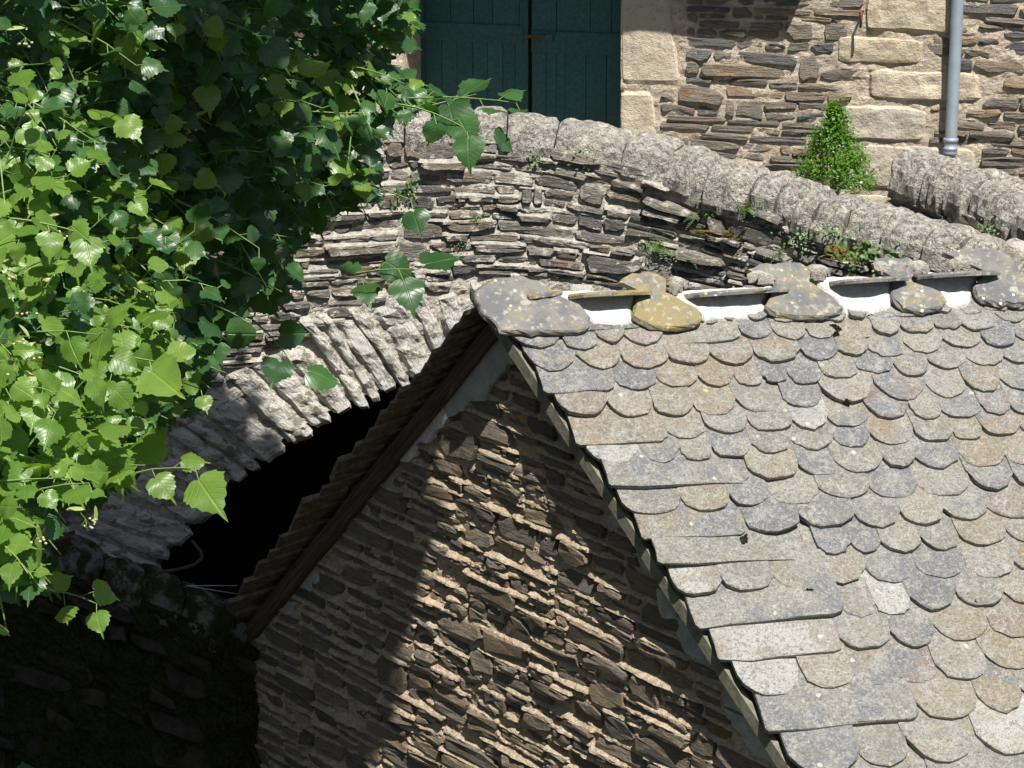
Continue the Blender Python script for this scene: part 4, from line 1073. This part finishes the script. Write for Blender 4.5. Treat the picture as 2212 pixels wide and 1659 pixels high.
for k, (x, y, rx, ry, lab) in enumerate([(1806, 708, .036, .02, 'dark oval moss cushion on a slate near the ridge, upper of two'), (1806, 723, .024, .018, 'dark moss cushion on a slate near the ridge, lower of two'),
        (1608, 1165, .025, .035, 'dark moss bit at the corner of a long verge slate'), (1745, 1278, .035, .018, 'dark moss strip on a long slate below the white slate'),
        (2105, 1302, .022, .018, 'dark moss ball between slates near the right edge'), (1826, 868, .03, .016, 'small dark moss under a slate edge in the upper roof')]):
    tag(cushion('moss_cushion', PR(x, y) + NR * .0, NR, rx, ry, .028, 'mossdk', k), lab, 'moss', 'moss cushions on the slates')
P = onwall(1565, 508) + V3(0, -.03, 0); tag(cushion('moss_patch', P, nrm(V3(-.2, -1, .5)), .20, .05, .035, 'mossbr', 8), 'yellow-brown moss pad on the dark stones below the coping', 'moss')
P = onwall(1825, 545) + V3(0, -.05, 0); tag(cushion('moss_patch', P, nrm(V3(-.2, -1, .5)), .13, .08, .04, 'mossbr', 9), 'brown moss pad under the leafy weeds beside the ridge', 'moss')

# conical box shrub by the house
shrub = thing('boxwood_shrub', 'small conical box shrub with bright green leaves behind the parapet', 'shrub', at(1802, 395, 25.2))
base = at(1802, 402, 25.2); mb = MB(); rg = np.random.default_rng(4)
Hs = 168 * FS / (FPX / 25.2); Rs = 84 * FS / (FPX / 25.2)
V, F = tube([base - Z * .5, base + Z * Hs * .3, base + Z * Hs * .95], [.02, .015, .004], 6); mk('trunk', V, F, M['bark'], shrub)
clumps = []
for _ in range(230):
    h = rg.random() ** 1.25; r = Rs * (1 - h) ** .85 * rg.uniform(.2, 1.12) ** .5; t = rg.uniform(0, 6.28)
    clumps.append(V3(r * math.cos(t), r * math.sin(t), h * Hs + .02))
for c in clumps:
    for _ in range(34):
        o = base + c + rg.normal(0, 1, 3) * V3(.032, .032, .042); out_ = nrm(c * V3(1, 1, .2) + V3(0, 0, .12) + rg.normal(0, .12, 3)); n_ = nrm(out_ + rg.normal(0, .45, 3) + V3(0, 0, .5)); a = nrm(np.cross(n_, rg.normal(0, 1, 3))); b_ = np.cross(n_, a)
        l = rg.uniform(.018, .036); mb.add([o, o + a * l * .5 + b_ * l * .32, o + a * l, o + a * l * .5 - b_ * l * .32], [(0, 1, 2, 3)], R=rg.random(3))
mb.obj('foliage', M['box'], shrub, kind='stuff')

# ------------------------------------------------------------------ linden tree
rg = np.random.default_rng(100)
def leaf_mesh(seed, fold, curl, droop):
    r = np.random.default_rng(seed); n = 15; R_ = []
    for k in range(n):                               # right half outline, base notch to tip
        t = k / (n - 1)
        yy = -.10 + 1.12 * t; xx = .52 * math.sin(math.pi * min(1, (t * .98 + .13)) ** .80) ** .85 if t < .97 else .0
        if k == 0: xx = .20; yy = -.09
        xx = xx * (1.0 + (.06 if k % 2 else -.05)) + (0 if k in (0, n - 1) else r.normal(0, .012)); yy += .025 if k % 2 else -.01
        R_.append((max(xx, 0), yy))
    R_[-1] = (0, 1.10); R_[-2] = (.045, .98)
    mid = [(0, y) for y in np.linspace(0, 1.02, n)]
    P = []
    for (x, y) in mid: P.append((x, y))
    for (x, y) in R_: P.append((x, y))
    for (x, y) in R_: P.append((-x * r.uniform(.93, 1.05), y))
    for (x, y) in R_: P.append((x * .5, y * .98 + .0))
    for (x, y) in R_: P.append((-x * .5, y * .98))
    P = np.array(P); x, y = P[:, 0], P[:, 1]
    z = fold * np.abs(x) - droop * y ** 2 - curl * x ** 2 + .05 * np.sin(y * 9 + seed) * np.abs(x) * 2 + .02 * vnoise(np.stack([x * 4, y * 4, 0 * x + seed], -1))
    F = []
    for k in range(n - 1):
        F += [(k, 3 * n + k, 3 * n + k + 1, k + 1), (3 * n + k, n + k, n + k + 1, 3 * n + k + 1), (k + 1, 4 * n + k + 1, 4 * n + k, k), (4 * n + k + 1, 2 * n + k + 1, 2 * n + k, 4 * n + k)]
    return np.stack([x, y, z], -1), F
VAR = [leaf_mesh(s, f, c, d) for s, f, c, d in [(1, .22, .25, .12), (2, .05, .5, .22), (3, .35, .1, .05), (4, .12, .3, .35), (5, -.1, .35, .18), (6, .28, .6, .28)]]
LM = []
for mt in ('leaf', 'leafy'):
    for k, (V, F) in enumerate(VAR):
        me = bpy.data.meshes.new('linden_leaf'); me.from_pydata(V.tolist(), [], F)
        a = me.attributes.new('loc', 'FLOAT_VECTOR', 'POINT'); a.data.foreach_set('vector', V.astype(np.float32).ravel())
        me.polygons.foreach_set('use_smooth', [True] * len(me.polygons)); me.materials.append(M[mt]); LM.append(me)
MASK = np.array([(-60, -260), (860, -260), (905, 0), (918, 60), (880, 95), (868, 150), (905, 185), (1030, 195), (1025, 240), (900, 240), (868, 290), (800, 322), (825, 400), (795, 450), (715, 480), (660, 505), (645, 560), (660, 620), (600, 655), (545, 700), (510, 765), (460, 800), (470, 870), (385, 905), (310, 955), (322, 1000), (295, 1060), (205, 1085), (175, 1130), (95, 1155), (120, 1240), (80, 1300), (-60, 1300)])
def inside(x, y, poly=MASK):
    c = False; j = len(poly) - 1
    for i in range(len(poly)):
        if (poly[i][1] > y) != (poly[j][1] > y) and x < (poly[j][0] - poly[i][0]) * (y - poly[i][1]) / (poly[j][1] - poly[i][1]) + poly[i][0]: c = not c
        j = i
    return c
leaves = []                                          # (pos, tipdir, normal, size, backlit)
twigs = MB()
def holey(x, y):                                     # thinner foliage where the picture is dark
    h = math.exp(-(((x - 470) / 120) ** 2 + ((y - 600) / 170) ** 2)) + .9 * math.exp(-(((x - 330) / 110) ** 2 + ((y - 1010) / 90) ** 2)) + .5 * math.exp(-(((x - 130) / 60) ** 2 + ((y - 150) / 80) ** 2)) + .8 * math.exp(-(((x - 300) / 60) ** 2 + ((y - 330) / 60) ** 2))
    return h
GUARD = [False]
def add_leaf(p, tip, nv, size, backlit):
    if GUARD[0]:
        q = proj(p + nrm(tip) * size * .5) / FS
        if -20 < q[0] and -20 < q[1] < 1700 and not inside(q[0] + 6, q[1]): return False
    leaves.append((p, nrm(tip), nrm(nv), size, backlit))
def shoot(P, d, L, nl, size, backlit, stem=True):
    p = P.copy(); pts = [p.copy()]
    for k in range(nl):
        d = nrm(d + V3(0, 0, -.10) + rg.normal(0, .06, 3)); p = p + d * L / nl; pts.append(p.copy())
        sd = nrm(np.cross(d, V3(0, -.6, .8))) * (1 if k % 2 else -1)
        pt = p + (sd * .8 + d * .5 + V3(0, -.25, -.1)) * size * rg.uniform(.25, .5)
        tip = sd * .7 + d * .55 + V3(0, 0, -.45) + rg.normal(0, .35, 3)
        nv = V3(.10, -.62, .78) + rg.normal(0, .38, 3)
        sz = size * rg.uniform(.55, 1.2) * (1 - .25 * (k / nl > .85))
        if add_leaf(pt, tip, nv, sz, backlit) is False: break
        if stem: V, F = tube([p, pt], .0016, 3); twigs.add(V, F)
    if stem: V, F = tube(pts, list(np.linspace(.0045, .002, len(pts))), 4); twigs.add(V, F)
def depthf(x, y): return 12.3 + 2.9 * (max(x, 0) / 900) ** 1.0 + .5 * float(vnoise(np.array([[x / 140., y / 140., 3.]]))[0]) - .9 * math.exp(-((x / 230) ** 2)) * (1 if y > 450 else .3)
cnt = 0; GUARD[0] = True
while cnt < 540:
    x, y = rg.uniform(-60, 1040), rg.uniform(-260, 1310)
    if not inside(x + 30, y + 10) or not inside(x, y): continue
    if rg.random() < holey(x, y) * .93: continue
    yg = (x < 300 and y > 330 and rg.random() < .75) or (x < 300 and rg.random() < .3) or rg.random() < .12
    D = depthf(x, y) + rg.uniform(0, .5)
    dr = nrm(V3(rg.uniform(-.1, 1.), rg.uniform(-.5, .1), rg.uniform(-.55, .5)))
    P = CO + ray(x - 30 * (x > 300), y) * D
    shoot(P, dr, rg.uniform(.24, .42), int(rg.integers(3, 7)), rg.uniform(.084, .128), bool(yg), True); cnt += 1
front = len(leaves); GUARD[0] = False
for (x, y, D, dx, dz, nl, L) in [(880, 212, 14.6, 1., .03, 6, .50), (860, 225, 14.5, 1., -.02, 5, .42), (770, 590, 14.6, .9, .25, 3, .30), (545, 690, 14.4, .6, -.4, 3, .3), (235, 770, 12.2, .9, .1, 3, .25), (240, 1040, 12.3, .9, .3, 4, .36), (60, 1270, 12.4, .8, .1, 4, .3), (800, 400, 14.6, .7, -.2, 2, .2), (690, 600, 14.8, .9, .1, 3, .3)]:
    shoot(CO + ray(x, y) * D, nrm(V3(dx, -.15, dz)), L, nl, .16, x < 300)
# deeper layers
GUARD[0] = True
cnt = 0
while cnt < 950:
    x, y = rg.uniform(-80, 900), rg.uniform(-300, 1250)
    if not inside(x + 45, y + 25) : continue
    D = depthf(x, y) + rg.uniform(.6, 3.2)
    shoot(CO + ray(x - 60, y) * D, nrm(V3(rg.uniform(-.3, 1.), rg.uniform(-.5, .4), rg.uniform(-.5, .5))), rg.uniform(.25, .45), int(rg.integers(3, 6)), rg.uniform(.10, .145), False, False); cnt += 1
GUARD[0] = False
# unseen crown shoots added sunward to shade gable left, low wall and arch foot
def shade_from(P, k): return P + SUN * k
cnt = 0
SH = [(lambda x, y: onplane(x, y, GO, NG), [(540, 1330), (700, 1200), (800, 1030), (830, 1150), (790, 1300), (790, 1450), (745, 1659), (400, 1800), (300, 1500)]),
      (onwall, [(120, 1000), (300, 900), (420, 850), (520, 960), (560, 1060), (430, 1240), (250, 1300), (60, 1240)]),
      (lambda x, y: CO + ray(x, y) * 23.8, [(-160, 1180), (300, 1200), (560, 1340), (600, 1700), (-160, 1700)]),
      (lambda x, y: CO + ray(x, y) * 14.8, [(330, 430), (600, 350), (700, 500), (560, 700), (480, 900), (300, 1100), (230, 900)])]
for (fn, poly), num in zip(SH, (520, 190, 1150, 45)):
    poly = np.array(poly); lo, hi = poly.min(0), poly.max(0); c_ = 0
    while c_ < num:
        x, y = rg.uniform(lo[0], hi[0]), rg.uniform(lo[1], hi[1])
        if not inside(x, y, poly): continue
        P = shade_from(fn(x, y), rg.uniform(8.5, 12.5) if fn(x, y)[1] > 17 else rg.uniform(5.5, 7.)); q = proj(P) / FS
        if q[1] > -60: P = shade_from(P, 3.)
        q = proj(P) / FS
        if q[1] > -50 and q[0] > 850: continue
        shoot(P - V3(.15, 0, 0), nrm(rg.normal(0, 1, 3) * V3(1, 1, .4)), .38, 5, .19, False, False); c_ += 1
# unseen dense crown added left of and above the picture to block sky light
c_ = 0; GUARD[0] = True
while c_ < 1150:
    v = rg.normal(0, 1, 3); v = v / np.linalg.norm(v) * rg.uniform(.45, 1.0); P = V3(-4.4, 16.0, 7.4) + v * V3(3.0, 3.8, 5.4)
    q = proj(P) / FS
    if -60 < q[0] and -60 < q[1] < 1720 and not (inside(q[0] + 110, q[1] + 60) and inside(q[0] + 40, q[1]) and P[1] > 15.): continue
    if P[0] > -1.3 and P[2] > 7.5: continue
    shoot(P, nrm(rg.normal(0, 1, 3) * V3(1, 1, .5)), .42, 5, .2, False, False); c_ += 1
tree = thing('linden_tree', 'leafy linden tree with heart-shaped leaves filling the left of the view', 'tree', V3(-5.2, 14.8, 0))
def basis(tip, nv):
    zx = nv; y = nrm(tip - (tip @ zx) * zx); x = np.cross(y, zx); return x, y, zx
vis = []
for i, (p, tip, nv, s, yg) in enumerate(leaves):
    q = proj(p); ok = -10 < q[0] < 1034 and -10 < q[1] < 778
    d = np.linalg.norm(p - CO); x, y, zx = basis(tip, nv)
    fac = abs(zx @ nrm(p - CO)); lay = depthf(q[0] / FS, q[1] / FS)
    vis.append((s / d) * (.35 + fac) * (1 if ok else 0) * (1 if d < lay + .25 else .5))
order = np.argsort(-np.array(vis)); solo = set(order[:299].tolist())
T0 = V3(*tree.location)
fol = {False: MB(), True: MB()}
for i, (p, tip, nv, s, yg) in enumerate(leaves):
    x, y, zx = basis(tip, nv)
    if i in solo:
        o = bpy.data.objects.new('leaf', LM[int(rg.integers(6)) + (6 if yg else 0)]); COL.objects.link(o); o.parent = tree
        m4 = Matrix.Identity(4)
        for r_ in range(3): m4[r_][0], m4[r_][1], m4[r_][2], m4[r_][3] = x[r_] * s, y[r_] * s, zx[r_] * s, p[r_] - T0[r_]
        o.matrix_local = m4
    else:
        V, F = VAR[int(rg.integers(6))]
        fol[yg].add(p + s * (V[:, :1] * x + V[:, 1:2] * y + V[:, 2:] * zx), F, V, rg.random(3))
fol[False].obj('foliage', M['leaf'], tree, kind='stuff', smooth=True, center=False)
fol[True].obj('backlit_foliage', M['leafy'], tree, kind='stuff', smooth=True, center=False)
twigs.obj('twigs', M['twig'], tree, kind='stuff')
# trunk and limbs
tb = V3(-5.2, 14.8, 0)
V, F = tube([tb - Z * .3, tb + V3(.1, 0, 2.5), tb + V3(.3, .1, 5), tb + V3(.6, 0, 7.5), tb + V3(1.0, -.1, 9.6), tb + V3(1.4, -.2, 12)], [.34, .27, .23, .18, .12, .06], 12); mk('trunk', V, F, M['bark'], tree)
for (h, x, y, D) in [(4.5, 700, 250, 16.2), (5.2, 430, 560, 15.6), (3.8, 300, 980, 15.), (6.2, 650, -150, 16.4), (3.0, 160, 1150, 14.), (7., 800, 100, 16.3)]:
    a = tb + V3(.25, .05, h); b_ = CO + ray(x, y) * D; m1 = a + (b_ - a) * .35 + V3(0, .3, .35); m2 = a + (b_ - a) * .7 + V3(0, .1, .3)
    V, F = tube([a, m1, m2, b_], [.10, .06, .035, .010], 8); mk('branch', V, F, M['bark'], tree)
for (dx, dy, hz) in [(5.2, 2.2, 11.2), (3.5, 4.5, 11.), (4.6, .5, 11.8), (6.0, 3.4, 11.)]:
    a = tb + V3(.8, 0, 8.6); b_ = tb + V3(dx, dy, hz); V, F = tube([a, a + (b_ - a) * .5 + V3(0, 0, .5), b_], [.10, .06, .015], 8); mk('branch', V, F, M['bark'], tree)
# hanging blossom clusters with their pale bracts
for (x, y) in [(410, 250), (395, 240), (100, 470), (130, 480), (200, 425), (60, 640), (110, 600), (40, 700), (75, 740), (50, 800), (70, 860), (185, 1100), (205, 1090), (80, 1130), (100, 700), (20, 560), (160, 500), (90, 395), (30, 770), (330, 600), (620, 60), (55, 60)]:
    D = depthf(x, y) - .25; P = CO + ray(x, y) * D; mb = MB(); bl = bpy.data.objects.new('blossom_cluster', None); COL.objects.link(bl); bl.parent = tree; bl.location = P - T0
    n_ = nrm(V3(.1, -.8, .4) + rg.normal(0, .4, 3)); a = nrm(V3(rg.uniform(-1, 1), 0, rg.uniform(-.8, .2))); a = nrm(a - (a @ n_) * n_); b_ = np.cross(n_, a)
    pr = [(0, .0), (.2, .10), (.5, .13), (.8, .10), (1., .0)]; Vb = [P + .075 * (a * t + b_ * w_ + n_ * .1 * math.sin(t * 3)) for t, w_ in pr] + [P + .075 * (a * t - b_ * w_ + n_ * .1 * math.sin(t * 3)) for t, w_ in pr[1:-1][::-1]]
    link_mesh('bract', Vb, [tuple(range(len(Vb)))], M['bract'], bl, Vb, rg.random(3))
    hub = P + V3(0, -.01, -.035); V, F = tube([P + a * .03, hub], .0012, 3); mb.add(V, F)
    bd = MB()
    for _ in range(6):
        q = hub + V3(*(rg.normal(0, .018, 2)), 0) + V3(0, -.01, -rg.uniform(.015, .035)); V, F = tube([hub, q], .0008, 3); mb.add(V, F)
        V, F = tube([q + V3(0, 0, .0045), q + V3(0, 0, .003), q, q - V3(0, 0, .003), q - V3(0, 0, .0045)], [.001, .0045, .006, .0045, .001], 6); bd.add(V, F)
    mb.obj('stalks', M['twig'], bl); bd.obj('fruit', M['bud'], bl, kind='stuff')
print('objects', len(bpy.data.objects), 'leaves', len(leaves), front)
